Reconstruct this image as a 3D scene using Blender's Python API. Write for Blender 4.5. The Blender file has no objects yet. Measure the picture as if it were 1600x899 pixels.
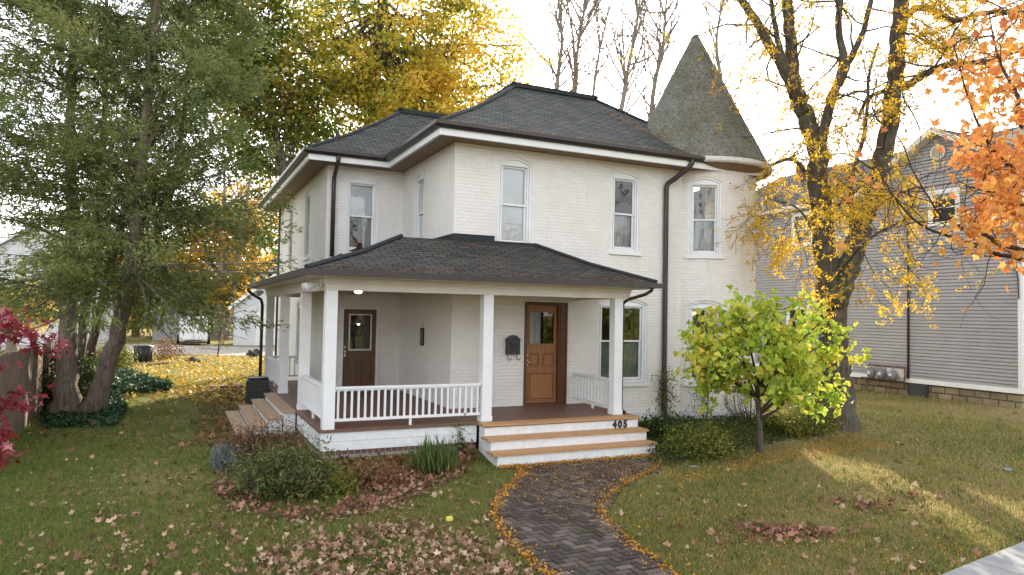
import bpy, bmesh, math, random
import numpy as np
from mathutils import Vector, Matrix
R = math.radians
SC = bpy.context.scene
COL = SC.collection

# ------------------------------------------------------------------ camera, light, exposure
FPX, CAM_H, PITCH, ROLL, YAW = 1111.5, 2.6, 0.03578, 0.0188, 0.4414
def cam_matrix():
    cp, sp, cr, sr = math.cos(PITCH), math.sin(PITCH), math.cos(ROLL), math.sin(ROLL)
    B = np.array([[1, 0, 0], [0, 0, -1], [0, 1, 0.]])
    P = np.array([[1, 0, 0], [0, cp, sp], [0, -sp, cp]])
    Z = np.array([[cr, -sr, 0], [sr, cr, 0], [0, 0, 1]])
    return Z @ P @ B
CM = cam_matrix()
cd = bpy.data.cameras.new('camera'); cam = bpy.data.objects.new('camera', cd); COL.objects.link(cam)
r_, d_, f_ = CM[0], CM[1], CM[2]
cam.matrix_world = Matrix(((r_[0], -d_[0], -f_[0], 0), (r_[1], -d_[1], -f_[1], 0), (r_[2], -d_[2], -f_[2], CAM_H), (0, 0, 0, 1)))
cd.sensor_width = 36; cd.lens = FPX / 1600 * 36; cd.clip_start = .1; cd.clip_end = 3000
SC.camera = cam

SUN_AZ, SUN_EL = R(7), R(21)          # azimuth from +Y towards +X
SKY_STRENGTH, SUN_STRENGTH, EXPOSURE = .15, 3.2, 1.85
w = bpy.data.worlds.new('World'); SC.world = w; w.use_nodes = True
nt = w.node_tree; nt.nodes.clear()
sky = nt.nodes.new('ShaderNodeTexSky'); sky.sky_type = 'NISHITA'; sky.sun_disc = False
sky.sun_elevation = SUN_EL; sky.sun_rotation = SUN_AZ
sky.air_density = 1.0; sky.dust_density = 1.2; sky.ozone_density = 1.0
hs = nt.nodes.new('ShaderNodeHueSaturation'); hs.inputs['Saturation'].default_value = .42; hs.inputs['Value'].default_value = 1.0
# thin high cloud veil, part of the sky
tc = nt.nodes.new('ShaderNodeTexCoord'); mp = nt.nodes.new('ShaderNodeMapping'); mp.inputs['Scale'].default_value = (1, 1, 3)
nz = nt.nodes.new('ShaderNodeTexNoise'); nz.inputs['Scale'].default_value = 2.2; nz.inputs['Detail'].default_value = 5
rm = nt.nodes.new('ShaderNodeValToRGB'); rm.color_ramp.elements[0].position = .3; rm.color_ramp.elements[1].position = .75
rm.color_ramp.elements[0].color = (.12, .12, .12, 1); rm.color_ramp.elements[1].color = (.62, .62, .62, 1)
mx = nt.nodes.new('ShaderNodeMix'); mx.data_type = 'RGBA'
mx.inputs[7].default_value = (5.6, 5.4, 5.3, 1)
bg = nt.nodes.new('ShaderNodeBackground'); bg.inputs['Strength'].default_value = SKY_STRENGTH
wo = nt.nodes.new('ShaderNodeOutputWorld')
L = nt.links.new
L(sky.outputs[0], hs.inputs['Color']); L(hs.outputs[0], mx.inputs[6])
L(tc.outputs['Generated'], mp.inputs[0]); L(mp.outputs[0], nz.inputs['Vector']); L(nz.outputs[0], rm.inputs[0]); L(rm.outputs[0], mx.inputs[0])
L(mx.outputs[2], bg.inputs['Color']); L(bg.outputs[0], wo.inputs['Surface'])
sd = bpy.data.lights.new('sun', 'SUN'); sd.energy = SUN_STRENGTH; sd.angle = R(.6); sd.color = (1, .86, .66)
sun = bpy.data.objects.new('sun', sd); COL.objects.link(sun)
sv = Vector((math.sin(SUN_AZ) * math.cos(SUN_EL), math.cos(SUN_AZ) * math.cos(SUN_EL), math.sin(SUN_EL)))
sun.rotation_euler = sv.to_track_quat('Z', 'Y').to_euler()
SC.view_settings.view_transform = 'Standard'; SC.view_settings.look = 'None'
SC.view_settings.exposure = EXPOSURE; SC.view_settings.gamma = 1
SC.render.engine = 'CYCLES'
SC.cycles.use_denoising = True
SC.cycles.max_bounces = 8; SC.cycles.transparent_max_bounces = 12; SC.cycles.caustics_reflective = False; SC.cycles.caustics_refractive = False
SC.cycles.sample_clamp_indirect = 6

# ------------------------------------------------------------------ geometry helpers
def ray(x, y): return CM.T @ np.array([(x - 800) / FPX, (y - 449.5) / FPX, 1.])
CY, SY = math.cos(YAW), math.sin(YAW)
_r = ray(501, 673); OX, OY = (_r * ((.52 - CAM_H) / _r[2]))[:2]
def wab(a, b, z=0): return np.array([OX + a * CY - b * SY, OY + a * SY + b * CY, z])
def bcoord(X, Y): return -(X - OX) * SY + (Y - OY) * CY
def gz(X, Y):
    b = bcoord(X, Y)
    b = np.asarray(b, float)
    t = np.clip((.35 - b) / 1.3, 0, 1); t = t * t * (3 - 2 * t)
    return .03 - .19 * t - np.clip((-.95 - b), 0, 9) * .025
def px(x, y, Y):
    r = ray(x, y); return np.array([0, 0, CAM_H]) + r * (Y / r[1])
def gp(x, y, h=0.):
    r = ray(x, y); z = 0.
    for _ in range(12):
        p = r * ((z + h - CAM_H) / r[2]); z = float(gz(p[0], p[1]))
    return np.array([p[0], p[1], z])

class MB:
    def __init__(s): s.v = []; s.f = []; s.uv = []; s.sm = False
    def face(s, pts, uv=None):
        n = len(s.v); s.v += [tuple(p) for p in pts]; s.f.append(tuple(range(n, n + len(pts))))
        s.uv.append(uv if uv is not None else None)
    def box(s, x0, x1, y0, y1, z0, z1):
        if x0 > x1: x0, x1 = x1, x0
        if y0 > y1: y0, y1 = y1, y0
        if z0 > z1: z0, z1 = z1, z0
        P = lambda i, j, k: ((x0, x1)[i], (y0, y1)[j], (z0, z1)[k])
        for a in (((0,0,0),(0,1,0),(1,1,0),(1,0,0)), ((0,0,1),(1,0,1),(1,1,1),(0,1,1)), ((0,0,0),(1,0,0),(1,0,1),(0,0,1)),
                  ((0,1,0),(0,1,1),(1,1,1),(1,1,0)), ((0,0,0),(0,0,1),(0,1,1),(0,1,0)), ((1,0,0),(1,1,0),(1,1,1),(1,0,1))):
            pts = [P(*q) for q in a]
            ax = [i for i in range(3) if len({round(p[i], 6) for p in pts}) > 1][:2]
            s.face(pts, [(p[ax[0]], p[ax[1]]) for p in pts] if len(ax) == 2 else None)
    def obox(s, c, ux, uy, uz, hx, hy, hz):
        c, ux, uy, uz = map(np.array, (c, ux, uy, uz)); n = len(s.v)
        for k in (-1, 1):
            for j in (-1, 1):
                for i in (-1, 1): s.v.append(tuple(c + ux * hx * i + uy * hy * j + uz * hz * k))
        for q in ((0,2,3,1), (4,5,7,6), (0,1,5,4), (2,6,7,3), (0,4,6,2), (1,3,7,5)): s.f.append(tuple(n + i for i in q)); s.uv.append(None)
    def tube(s, pts, rad, n=8, cap=True):
        pts = [np.array(p, float) for p in pts]
        if not hasattr(rad, '__len__'): rad = [rad] * len(pts)
        base = len(s.v); ref = None
        for i, p in enumerate(pts):
            t = pts[min(i + 1, len(pts) - 1)] - pts[max(i - 1, 0)]; t = t / (np.linalg.norm(t) + 1e-9)
            if ref is None: ref = np.cross(t, (0, 0, 1) if abs(t[2]) < .9 else (1, 0, 0))
            u = ref - t * (ref @ t); u /= np.linalg.norm(u) + 1e-9; ref = u; v = np.cross(t, u)
            for k in range(n):
                an = 2 * math.pi * k / n; s.v.append(tuple(p + (u * math.cos(an) + v * math.sin(an)) * rad[i]))
        for i in range(len(pts) - 1):
            for k in range(n):
                a = base + i * n + k; b = base + i * n + (k + 1) % n
                s.f.append((a, b, b + n, a + n)); s.uv.append(None)
        if cap:
            s.f.append(tuple(base + k for k in range(n))[::-1]); s.uv.append(None)
            e = base + (len(pts) - 1) * n; s.f.append(tuple(e + k for k in range(n))); s.uv.append(None)
    def lathe(s, c, prof, n=24):           # prof: (radius, z)
        base = len(s.v)
        for r0, z0 in prof:
            for k in range(n):
                an = 2 * math.pi * k / n; s.v.append((c[0] + r0 * math.cos(an), c[1] + r0 * math.sin(an), c[2] + z0))
        for i in range(len(prof) - 1):
            for k in range(n):
                a = base + i * n + k; b = base + i * n + (k + 1) % n
                s.f.append((a, b, b + n, a + n)); s.uv.append(None)
    def build(s, name, mat, parent=None, smooth=False, loc=None, bevel=0):
        me = bpy.data.meshes.new(name); me.from_pydata([tuple(map(float, p)) for p in s.v], [], s.f); me.update()
        if any(u is not None for u in s.uv):
            ul = me.uv_layers.new(name='UVMap'); arr = np.zeros((len(me.loops), 2), np.float32); k = 0
            for f, u in zip(s.f, s.uv):
                if u is not None: arr[k:k + len(f)] = u
                k += len(f)
            ul.data.foreach_set('uv', arr.ravel())
        if smooth: me.polygons.foreach_set('use_smooth', [True] * len(me.polygons))
        me.materials.append(mat)
        o = bpy.data.objects.new(name, me); COL.objects.link(o)
        if parent: o.parent = parent
        if loc is not None: o.location = loc
        if bevel:
            bm = o.modifiers.new('bevel', 'BEVEL'); bm.width = bevel; bm.segments = 2; bm.limit_method = 'ANGLE'
        return o

def fast(name, V, nper, mat, parent=None):
    """V: (N, nper, 3) one polygon per row"""
    V = np.asarray(V, np.float32); N = V.shape[0]
    me = bpy.data.meshes.new(name)
    me.vertices.add(N * nper); me.vertices.foreach_set('co', V.reshape(-1))
    me.loops.add(N * nper); me.loops.foreach_set('vertex_index', np.arange(N * nper, dtype=np.int32))
    me.polygons.add(N); me.polygons.foreach_set('loop_start', np.arange(0, N * nper, nper, dtype=np.int32))
    me.polygons.foreach_set('loop_total', np.full(N, nper, np.int32))
    me.update(calc_edges=True); me.validate()
    me.materials.append(mat)
    o = bpy.data.objects.new(name, me); COL.objects.link(o)
    if parent: o.parent = parent
    return o

def tag(o, label=None, cat=None, group=None, kind=None):
    if label: o['label'] = label
    if cat: o['category'] = cat
    if group: o['group'] = group
    if kind: o['kind'] = kind
    return o
def empty(name, loc=(0, 0, 0), rz=0, label=None, cat=None, group=None):
    o = bpy.data.objects.new(name, None); COL.objects.link(o); o.location = tuple(map(float, loc)); o.rotation_euler = (0, 0, rz)
    o.empty_display_size = .2
    return tag(o, label, cat, group)

# ------------------------------------------------------------------ materials
def newmat(name):
    m = bpy.data.materials.new(name); m.use_nodes = True; n = m.node_tree; n.nodes.clear()
    out = n.nodes.new('ShaderNodeOutputMaterial'); return m, n, out
def node(n, t, **kw):
    x = n.nodes.new(t)
    for k, v in kw.items():
        if k.startswith('i_'): x.inputs[k[2:].replace('_', ' ')].default_value = v
        else: setattr(x, k, v)
    return x
def ramp(n, stops, interp='LINEAR'):
    r = n.nodes.new('ShaderNodeValToRGB'); cr = r.color_ramp; cr.interpolation = interp
    while len(cr.elements) < len(stops): cr.elements.new(.5)
    for e, (p, c) in zip(cr.elements, stops): e.position = p; e.color = (*c, 1) if len(c) == 3 else c
    return r
def mixc(n, a, b, fac, mode='MIX'):
    m = n.nodes.new('ShaderNodeMix'); m.data_type = 'RGBA'; m.blend_type = mode
    for s, v in ((m.inputs[0], fac), (m.inputs[6], a), (m.inputs[7], b)):
        if hasattr(v, 'is_output'): n.links.new(v, s)
        else: s.default_value = v if not isinstance(v, tuple) or len(v) == 4 else (*v, 1)
    return m.outputs[2]
def noise(n, scale, detail=4, coord='Object', rough=.55, vec=None, dist=0):
    t = n.nodes.new('ShaderNodeTexNoise'); t.inputs['Scale'].default_value = scale; t.inputs['Detail'].default_value = detail
    t.inputs['Roughness'].default_value = rough; t.inputs['Distortion'].default_value = dist
    if vec is None:
        c = n.nodes.new('ShaderNodeTexCoord'); vec = c.outputs[coord]
    n.links.new(vec, t.inputs['Vector']); return t
def bump(n, h, dist, strength=1., normal=None):
    b = n.nodes.new('ShaderNodeBump'); b.inputs['Distance'].default_value = dist; b.inputs['Strength'].default_value = strength
    n.links.new(h, b.inputs['Height'])
    if normal: n.links.new(normal, b.inputs['Normal'])
    return b.outputs[0]
def bsdf(n, out, color, rough=.6, spec=.4, normal=None, metallic=0):
    b = n.nodes.new('ShaderNodeBsdfPrincipled')
    if hasattr(color, 'is_output'): n.links.new(color, b.inputs['Base Color'])
    else: b.inputs['Base Color'].default_value = (*color, 1)
    if hasattr(rough, 'is_output'): n.links.new(rough, b.inputs['Roughness'])
    else: b.inputs['Roughness'].default_value = rough
    b.inputs['Specular IOR Level'].default_value = spec; b.inputs['Metallic'].default_value = metallic
    if normal: n.links.new(normal, b.inputs['Normal'])
    n.links.new(b.outputs[0], out.inputs[0]); return b
def simple(name, col, rough=.6, spec=.4, var=.15, scale=3, metallic=0, bmp=.002, bscale=60):
    m, n, out = newmat(name)
    t = noise(n, scale, 5); rp = ramp(n, [(.3, tuple(c * (1 - var) for c in col)), (.7, tuple(min(1, c * (1 + var)) for c in col))])
    n.links.new(t.outputs[0], rp.inputs[0]); t2 = noise(n, bscale, 3)
    bsdf(n, out, rp.outputs[0], rough, spec, bump(n, t2.outputs[0], bmp), metallic); return m
def brick_wall(name, c1, c2, mortar, bw, bh, bd=.006, ms=.008, rough=.75, stain=.12, stain_c=(.45, .42, .36), squash=1.):
    m, n, out = newmat(name)
    uv = n.nodes.new('ShaderNodeUVMap')
    wob = noise(n, 3.5, 3); wv = n.nodes.new('ShaderNodeVectorMath'); wv.operation = 'MULTIPLY_ADD'
    n.links.new(wob.outputs[1], wv.inputs[0]); wv.inputs[1].default_value = (.012, .012, 0); n.links.new(uv.outputs[0], wv.inputs[2])
    b = n.nodes.new('ShaderNodeTexBrick'); n.links.new(wv.outputs[0], b.inputs['Vector'])
    b.inputs['Color1'].default_value = (*c1, 1); b.inputs['Color2'].default_value = (*c2, 1); b.inputs['Mortar'].default_value = (*mortar, 1)
    b.inputs['Scale'].default_value = 1; b.inputs['Mortar Size'].default_value = ms; b.inputs['Mortar Smooth'].default_value = .6
    b.inputs['Brick Width'].default_value = bw; b.inputs['Row Height'].default_value = bh; b.inputs['Bias'].default_value = 0
    st = noise(n, .9, 6, rough=.7); rp = ramp(n, [(.42, (0, 0, 0)), (.75, (stain, stain, stain))]); n.links.new(st.outputs[0], rp.inputs[0])
    col = mixc(n, b.outputs[0], (*stain_c, 1), rp.outputs[0])
    mp_ = n.nodes.new('ShaderNodeMapping'); mp_.inputs['Scale'].default_value = (1, .09, 1); n.links.new(uv.outputs[0], mp_.inputs[0])
    sk = noise(n, 4.5, 5, vec=mp_.outputs[0], rough=.75); r5 = ramp(n, [(.56, (0, 0, 0)), (.78, (stain * 1.3,) * 3)]); n.links.new(sk.outputs[0], r5.inputs[0])
    col = mixc(n, col, (*stain_c, 1), r5.outputs[0])
    inv = n.nodes.new('ShaderNodeMath'); inv.operation = 'SUBTRACT'; inv.inputs[0].default_value = 1; n.links.new(b.outputs['Fac'], inv.inputs[1])
    fine = noise(n, 28, 4); ad = n.nodes.new('ShaderNodeMath'); ad.operation = 'MULTIPLY_ADD'
    n.links.new(fine.outputs[0], ad.inputs[0]); ad.inputs[1].default_value = .9; n.links.new(inv.outputs[0], ad.inputs[2])
    bsdf(n, out, col, rough, .3, bump(n, ad.outputs[0], bd)); return m
def shingles(name, c1, c2, gap, moss, mossc=(.16, .15, .05), bw=.3, bh=.14, bd=.02):
    m, n, out = newmat(name)
    uv = n.nodes.new('ShaderNodeUVMap')
    b = n.nodes.new('ShaderNodeTexBrick'); n.links.new(uv.outputs[0], b.inputs['Vector'])
    b.inputs['Color1'].default_value = (*c1, 1); b.inputs['Color2'].default_value = (*c2, 1); b.inputs['Mortar'].default_value = (*gap, 1)
    b.inputs['Scale'].default_value = 1; b.inputs['Mortar Size'].default_value = .016; b.inputs['Mortar Smooth'].default_value = .3
    b.inputs['Brick Width'].default_value = bw; b.inputs['Row Height'].default_value = bh; b.inputs['Bias'].default_value = -.1
    g = noise(n, 90, 2); g2 = ramp(n, [(.3, (.75, .75, .75)), (.7, (1.3, 1.3, 1.3))]); n.links.new(g.outputs[0], g2.inputs[0])
    col = mixc(n, b.outputs[0], g2.outputs[0], 1., 'MULTIPLY')
    st = noise(n, 1.3, 6, rough=.75); rp = ramp(n, [(.48, (0, 0, 0)), (.72, (moss, moss, moss))]); n.links.new(st.outputs[0], rp.inputs[0])
    col = mixc(n, col, (*mossc, 1), rp.outputs[0])
    inv = n.nodes.new('ShaderNodeMath'); inv.operation = 'SUBTRACT'; inv.inputs[0].default_value = 1; n.links.new(b.outputs['Fac'], inv.inputs[1])
    sep = n.nodes.new('ShaderNodeSeparateXYZ'); n.links.new(uv.outputs[0], sep.inputs[0])
    mo = n.nodes.new('ShaderNodeMath'); mo.operation = 'DIVIDE'; n.links.new(sep.outputs[1], mo.inputs[0]); mo.inputs[1].default_value = bh
    fr = n.nodes.new('ShaderNodeMath'); fr.operation = 'FRACT'; n.links.new(mo.outputs[0], fr.inputs[0])
    sb = n.nodes.new('ShaderNodeMath'); sb.operation = 'SUBTRACT'; n.links.new(inv.outputs[0], sb.inputs[0]); n.links.new(fr.outputs[0], sb.inputs[1])
    bsdf(n, out, col, .85, .25, bump(n, sb.outputs[0], bd)); return m
def wood(name, c1, c2, rough=.5, axis=2, scale=6, stretch=14):
    m, n, out = newmat(name)
    c = n.nodes.new('ShaderNodeTexCoord'); mp = n.nodes.new('ShaderNodeMapping'); sc = [stretch] * 3; sc[axis] = 1
    mp.inputs['Scale'].default_value = sc; n.links.new(c.outputs['Object'], mp.inputs[0])
    t = noise(n, scale, 6, vec=mp.outputs[0], dist=.4); rp = ramp(n, [(.3, c1), (.7, c2)]); n.links.new(t.outputs[0], rp.inputs[0])
    bsdf(n, out, rp.outputs[0], rough, .4, bump(n, t.outputs[0], .002)); return m
def bark(name, c1, c2, sc=5, depth=.03, ver=.12, moss=0):
    m, n, out = newmat(name)
    c = n.nodes.new('ShaderNodeTexCoord'); mp = n.nodes.new('ShaderNodeMapping'); mp.inputs['Scale'].default_value = (1, 1, ver)
    n.links.new(c.outputs['Object'], mp.inputs[0])
    t = noise(n, sc * 4, 5, vec=mp.outputs[0], rough=.7); rp = ramp(n, [(.35, c1), (.65, c2)]); n.links.new(t.outputs[0], rp.inputs[0])
    col = rp.outputs[0]
    if moss:
        s = noise(n, 1.5, 5); r2 = ramp(n, [(.45, (0, 0, 0)), (.7, (moss,) * 3)]); n.links.new(s.outputs[0], r2.inputs[0])
        col = mixc(n, col, (.10, .13, .07, 1), r2.outputs[0])
    bsdf(n, out, col, .9, .2, bump(n, t.outputs[0], depth)); return m
def leaf(name, stops, transl=.45, nscale=.5, nfac=.5, rough=.6, grad=None):
    """colour: random per leaf + slow clump variation (+ optional object-space gradient dir, lo, hi)"""
    m, n, out = newmat(name)
    ge = n.nodes.new('ShaderNodeNewGeometry'); t = noise(n, nscale, 3)
    a = n.nodes.new('ShaderNodeMapRange'); n.links.new(t.outputs[0], a.inputs[0]); a.inputs[1].default_value = .3; a.inputs[2].default_value = .7
    mx_ = n.nodes.new('ShaderNodeMix'); mx_.data_type = 'FLOAT'; mx_.inputs[0].default_value = nfac
    n.links.new(ge.outputs['Random Per Island'], mx_.inputs[2]); n.links.new(a.outputs[0], mx_.inputs[3]); fac = mx_.outputs[0]
    if grad:
        gd, lo, hi, gw = grad
        c = n.nodes.new('ShaderNodeTexCoord'); dp = n.nodes.new('ShaderNodeVectorMath'); dp.operation = 'DOT_PRODUCT'
        n.links.new(c.outputs['Object'], dp.inputs[0]); dp.inputs[1].default_value = gd
        mr = n.nodes.new('ShaderNodeMapRange'); n.links.new(dp.outputs['Value'], mr.inputs[0]); mr.inputs[1].default_value = lo; mr.inputs[2].default_value = hi
        m2 = n.nodes.new('ShaderNodeMix'); m2.data_type = 'FLOAT'; m2.inputs[0].default_value = gw
        n.links.new(fac, m2.inputs[2]); n.links.new(mr.outputs[0], m2.inputs[3]); fac = m2.outputs[0]
    rp0 = ramp(n, stops); n.links.new(fac, rp0.inputs[0]); fn_ = noise(n, 24, 3, rough=.7); fr_ = ramp(n, [(.32, (.68, .64, .6)), (.66, (1.22, 1.22, 1.22))]); n.links.new(fn_.outputs[0], fr_.inputs[0])
    class rp: outputs = [mixc(n, rp0.outputs[0], fr_.outputs[0], 1., 'MULTIPLY')]
    b = n.nodes.new('ShaderNodeBsdfPrincipled'); n.links.new(rp.outputs[0], b.inputs['Base Color']); b.inputs['Roughness'].default_value = rough
    b.inputs['Specular IOR Level'].default_value = .3
    tr = n.nodes.new('ShaderNodeBsdfTranslucent'); n.links.new(rp.outputs[0], tr.inputs[0])
    ms = n.nodes.new('ShaderNodeMixShader'); ms.inputs[0].default_value = transl
    n.links.new(b.outputs[0], ms.inputs[1]); n.links.new(tr.outputs[0], ms.inputs[2]); n.links.new(ms.outputs[0], out.inputs[0]); return m
def emit(name, col, s):
    m, n, out = newmat(name); e = n.nodes.new('ShaderNodeEmission'); e.inputs[0].default_value = (*col, 1); e.inputs[1].default_value = s
    n.links.new(e.outputs[0], out.inputs[0]); return m
def glass(name):
    m, n, out = newmat(name)
    tr = n.nodes.new('ShaderNodeBsdfTransparent'); tr.inputs[0].default_value = (.95, .97, .97, 1)
    gl = n.nodes.new('ShaderNodeBsdfGlossy'); gl.inputs['Roughness'].default_value = .015
    t = noise(n, 1.2, 2); gl_n = bump(n, t.outputs[0], .012); n.links.new(gl_n, gl.inputs['Normal'])
    fr = n.nodes.new('ShaderNodeFresnel'); fr.inputs[0].default_value = 1.5
    ad = n.nodes.new('ShaderNodeMath'); ad.operation = 'ADD'; ad.inputs[1].default_value = .05; n.links.new(fr.outputs[0], ad.inputs[0])
    ms = n.nodes.new('ShaderNodeMixShader'); n.links.new(ad.outputs[0], ms.inputs[0]); n.links.new(tr.outputs[0], ms.inputs[1]); n.links.new(gl.outputs[0], ms.inputs[2])
    n.links.new(ms.outputs[0], out.inputs[0]); return m

M = {}
M['brick'] = brick_wall('painted brick', (.80, .775, .75), (.765, .735, .705), (.72, .69, .66), .21, .075, .0055, stain=.25)
M['white'] = simple('white paint', (.76, .77, .78), .55, .35, .045, 3, bmp=.002, bscale=45)
M['cream'] = simple('cream trim paint', (.66, .62, .56), .55, .4, .06, 3)
M['skirt'] = simple('worn white boards', (.72, .74, .75), .65, .3, .08, 9, bmp=.003, bscale=25)
M['gutter'] = simple('dark brown gutter', (.035, .024, .022), .4, .5, .2, 4)
M['spout'] = simple('brown downspout', (.05, .03, .032), .45, .5, .2, 4)
M['black'] = simple('black metal', (.018, .018, .018), .4, .5, .2, 5)
M['shingle'] = shingles('slate grey shingles', (.038, .044, .042), (.085, .09, .085), (.006, .006, .006), .4, (.11, .075, .035), bh=.13, bd=.035)
M['porchshingle'] = shingles('porch shingles', (.035, .04, .038), (.085, .085, .078), (.006, .006, .006), .55, (.13, .07, .035), bh=.13, bd=.035)
M['ridge'] = simple('black ridge flashing', (.022, .026, .028), .7, .3, .25, 6)
def cone_mat():
    m, n, out = newmat('mossy turret shingles')
    a = noise(n, 16, 6, rough=.8); r1 = ramp(n, [(.36, (.03, .032, .026)), (.43, (.17, .165, .14)), (.6, (.27, .265, .235)), (.68, (.40, .39, .345))]); n.links.new(a.outputs[0], r1.inputs[0])
    b = noise(n, .9, 5, rough=.7); r2 = ramp(n, [(.42, (0, 0, 0)), (.66, (.75,) * 3)]); n.links.new(b.outputs[0], r2.inputs[0])
    c = noise(n, 30, 4); r3 = ramp(n, [(.4, (.05, .055, .035)), (.6, (.16, .15, .07))]); n.links.new(c.outputs[0], r3.inputs[0])
    col = mixc(n, r1.outputs[0], r3.outputs[0], r2.outputs[0])
    uv = n.nodes.new('ShaderNodeUVMap'); br = n.nodes.new('ShaderNodeTexBrick'); n.links.new(uv.outputs[0], br.inputs['Vector']); br.inputs['Scale'].default_value = 1
    br.inputs['Mortar Size'].default_value = .012; br.inputs['Mortar Smooth'].default_value = .6; br.inputs['Brick Width'].default_value = .14; br.inputs['Row Height'].default_value = .12
    br.inputs['Color1'].default_value = (1, 1, 1, 1); br.inputs['Color2'].default_value = (.78, .78, .78, 1); br.inputs['Mortar'].default_value = (.45, .45, .45, 1)
    col = mixc(n, col, br.outputs[0], .35, 'MULTIPLY')
    bsdf(n, out, col, .95, .15, bump(n, a.outputs[0], .05)); return m
M['cone'] = cone_mat()
M['soffit'] = wood('brown soffit boards', (.16, .09, .05), (.30, .19, .12), .6, 0, 5, 9)
M['ceiling'] = simple('porch ceiling paint', (.50, .45, .38), .6, .3, .05)
M['deck'] = wood('red brown deck boards', (.11, .055, .04), (.20, .11, .08), .55, 1, 4, 16)
M['tread'] = wood('tan stair treads', (.36, .19, .08), (.50, .29, .14), .6, 0, 3, 18)
M['greytread'] = wood('weathered tan treads', (.34, .22, .13), (.48, .34, .22), .7, 1, 3, 16)
M['redbrick'] = brick_wall('red brick band', (.17, .06, .045), (.10, .045, .04), (.3, .27, .24), .11, .3, .01, .012)
M['stone'] = brick_wall('foundation stone', (.36, .34, .30), (.28, .26, .23), (.2, .18, .16), .7, .3, .03, .02)
M['yellowstone'] = brick_wall('yellowed block foundation', (.36, .30, .19), (.26, .20, .12), (.12, .09, .06), .48, .22, .05, .022, stain=.7, stain_c=(.05, .04, .03))
M['door'] = wood('orange oak door', (.22, .095, .035), (.33, .155, .06), .4, 2, 3, 18)
M['doorframe'] = wood('dark oak frame', (.075, .03, .016), (.12, .05, .027), .45, 2, 3, 18)
M['browndoor'] = wood('brown door', (.10, .048, .022), (.15, .075, .035), .4, 2, 3, 18)
M['glass'] = glass('window glass')
M['curtain'] = simple('grey green curtain', (.20, .25, .24), .8, .2, .15, 8)
M['blind'] = simple('white blind', (.88, .90, .92), .6, .3, .03)
M['greyblind'] = simple('grey blind', (.42, .43, .43), .7, .3, .08, 6)
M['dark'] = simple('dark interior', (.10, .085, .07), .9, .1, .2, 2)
M['chrome'] = simple('brushed metal', (.5, .5, .5), .3, .6, .1, 4, metallic=.9)
M['bulb'] = emit('warm lamp', (1, .72, .4), 9)
M['glow'] = emit('warm porch lamp', (1, .8, .55), 5)
M['siding'] = simple('grey lilac siding', (.30, .285, .30), .6, .3, .07, 1.2, bmp=.001)
M['whitesiding'] = simple('white siding', (.62, .64, .67), .6, .3, .06, 1.2)
M['greyroof'] = shingles('grey house roof', (.06, .062, .065), (.10, .10, .10), (.02, .02, .02), .2)
M['meter'] = simple('grey meter casting', (.16, .18, .19), .5, .5, .2, 8)
M['rust'] = simple('rusty pipe', (.16, .09, .07), .7, .3, .4, 12)
M['plastic'] = simple('black plastic', (.02, .022, .024), .45, .4, .2, 6)

# ------------------------------------------------------------------ ground
def ground_mat():
    m, n, out = newmat('lawn soil')
    a = noise(n, .22, 6, rough=.65); b = noise(n, 9, 6, rough=.8); f = noise(n, 70, 3, rough=.8)
    r1 = ramp(n, [(.36, (.13, .15, .045)), (.5, (.22, .20, .075)), (.62, (.36, .29, .16))]); n.links.new(a.outputs[0], r1.inputs[0])
    r2 = ramp(n, [(.3, (.45, .45, .4)), (.7, (1.5, 1.45, 1.35))]); n.links.new(b.outputs[0], r2.inputs[0])
    col = mixc(n, r1.outputs[0], r2.outputs[0], 1., 'MULTIPLY')
    r3 = ramp(n, [(.3, (.55, .55, .5)), (.7, (1.4, 1.4, 1.3))]); n.links.new(f.outputs[0], r3.inputs[0])
    col = mixc(n, col, r3.outputs[0], 1., 'MULTIPLY')
    bsdf(n, out, col, .95, .1, bump(n, f.outputs[0], .03, 1, bump(n, b.outputs[0], .05))); return m
xs = np.concatenate([-np.geomspace(900, 32, 12), np.linspace(-30, 30, 121), np.geomspace(32, 900, 12)])
ys = np.concatenate([-np.geomspace(200, 4, 8), np.linspace(-3, 55, 117), np.geomspace(58, 1500, 14)])
XX, YY = np.meshgrid(xs, ys); ZZ = gz(XX, YY)
me = bpy.data.meshes.new('ground'); nx, ny = len(xs), len(ys)
me.from_pydata(np.stack([XX, YY, ZZ], -1).reshape(-1, 3).tolist(), [], [(j * nx + i, j * nx + i + 1, (j + 1) * nx + i + 1, (j + 1) * nx + i) for j in range(ny - 1) for i in range(nx - 1)])
me.polygons.foreach_set('use_smooth', [True] * len(me.polygons)); me.materials.append(ground_mat())
ground = bpy.data.objects.new('ground', me); COL.objects.link(ground); tag(ground, 'lawn ground of mixed green and dry tan grass', None, None, 'structure')

def inpoly(P, poly):
    P = np.asarray(P); x, y = P[:, 0], P[:, 1]; c = np.zeros(len(P), bool); q = np.asarray(poly)[:, :2]
    for i in range(len(q)):
        x1, y1 = q[i]; x2, y2 = q[i - 1]
        k = ((y1 > y) != (y2 > y)) & (x < (x2 - x1) * (y - y1) / (y2 - y1 + 1e-12) + x1); c ^= k
    return c
def smooth_line(pts, n=8):
    pts = [np.array(p, float) for p in pts]; out = []
    P = [2 * pts[0] - pts[1]] + pts + [2 * pts[-1] - pts[-2]]
    for i in range(1, len(P) - 2):
        for k in range(n):
            t = k / n; a, b, c, d = P[i - 1:i + 3]
            out.append(.5 * ((2 * b) + (c - a) * t + (2 * a - 5 * b + 4 * c - d) * t * t + (3 * b - a - 3 * c + d) * t ** 3))
    out.append(pts[-1]); return out
def grounded(p, h=0): return np.array([p[0], p[1], float(gz(p[0], p[1])) + h])
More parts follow.
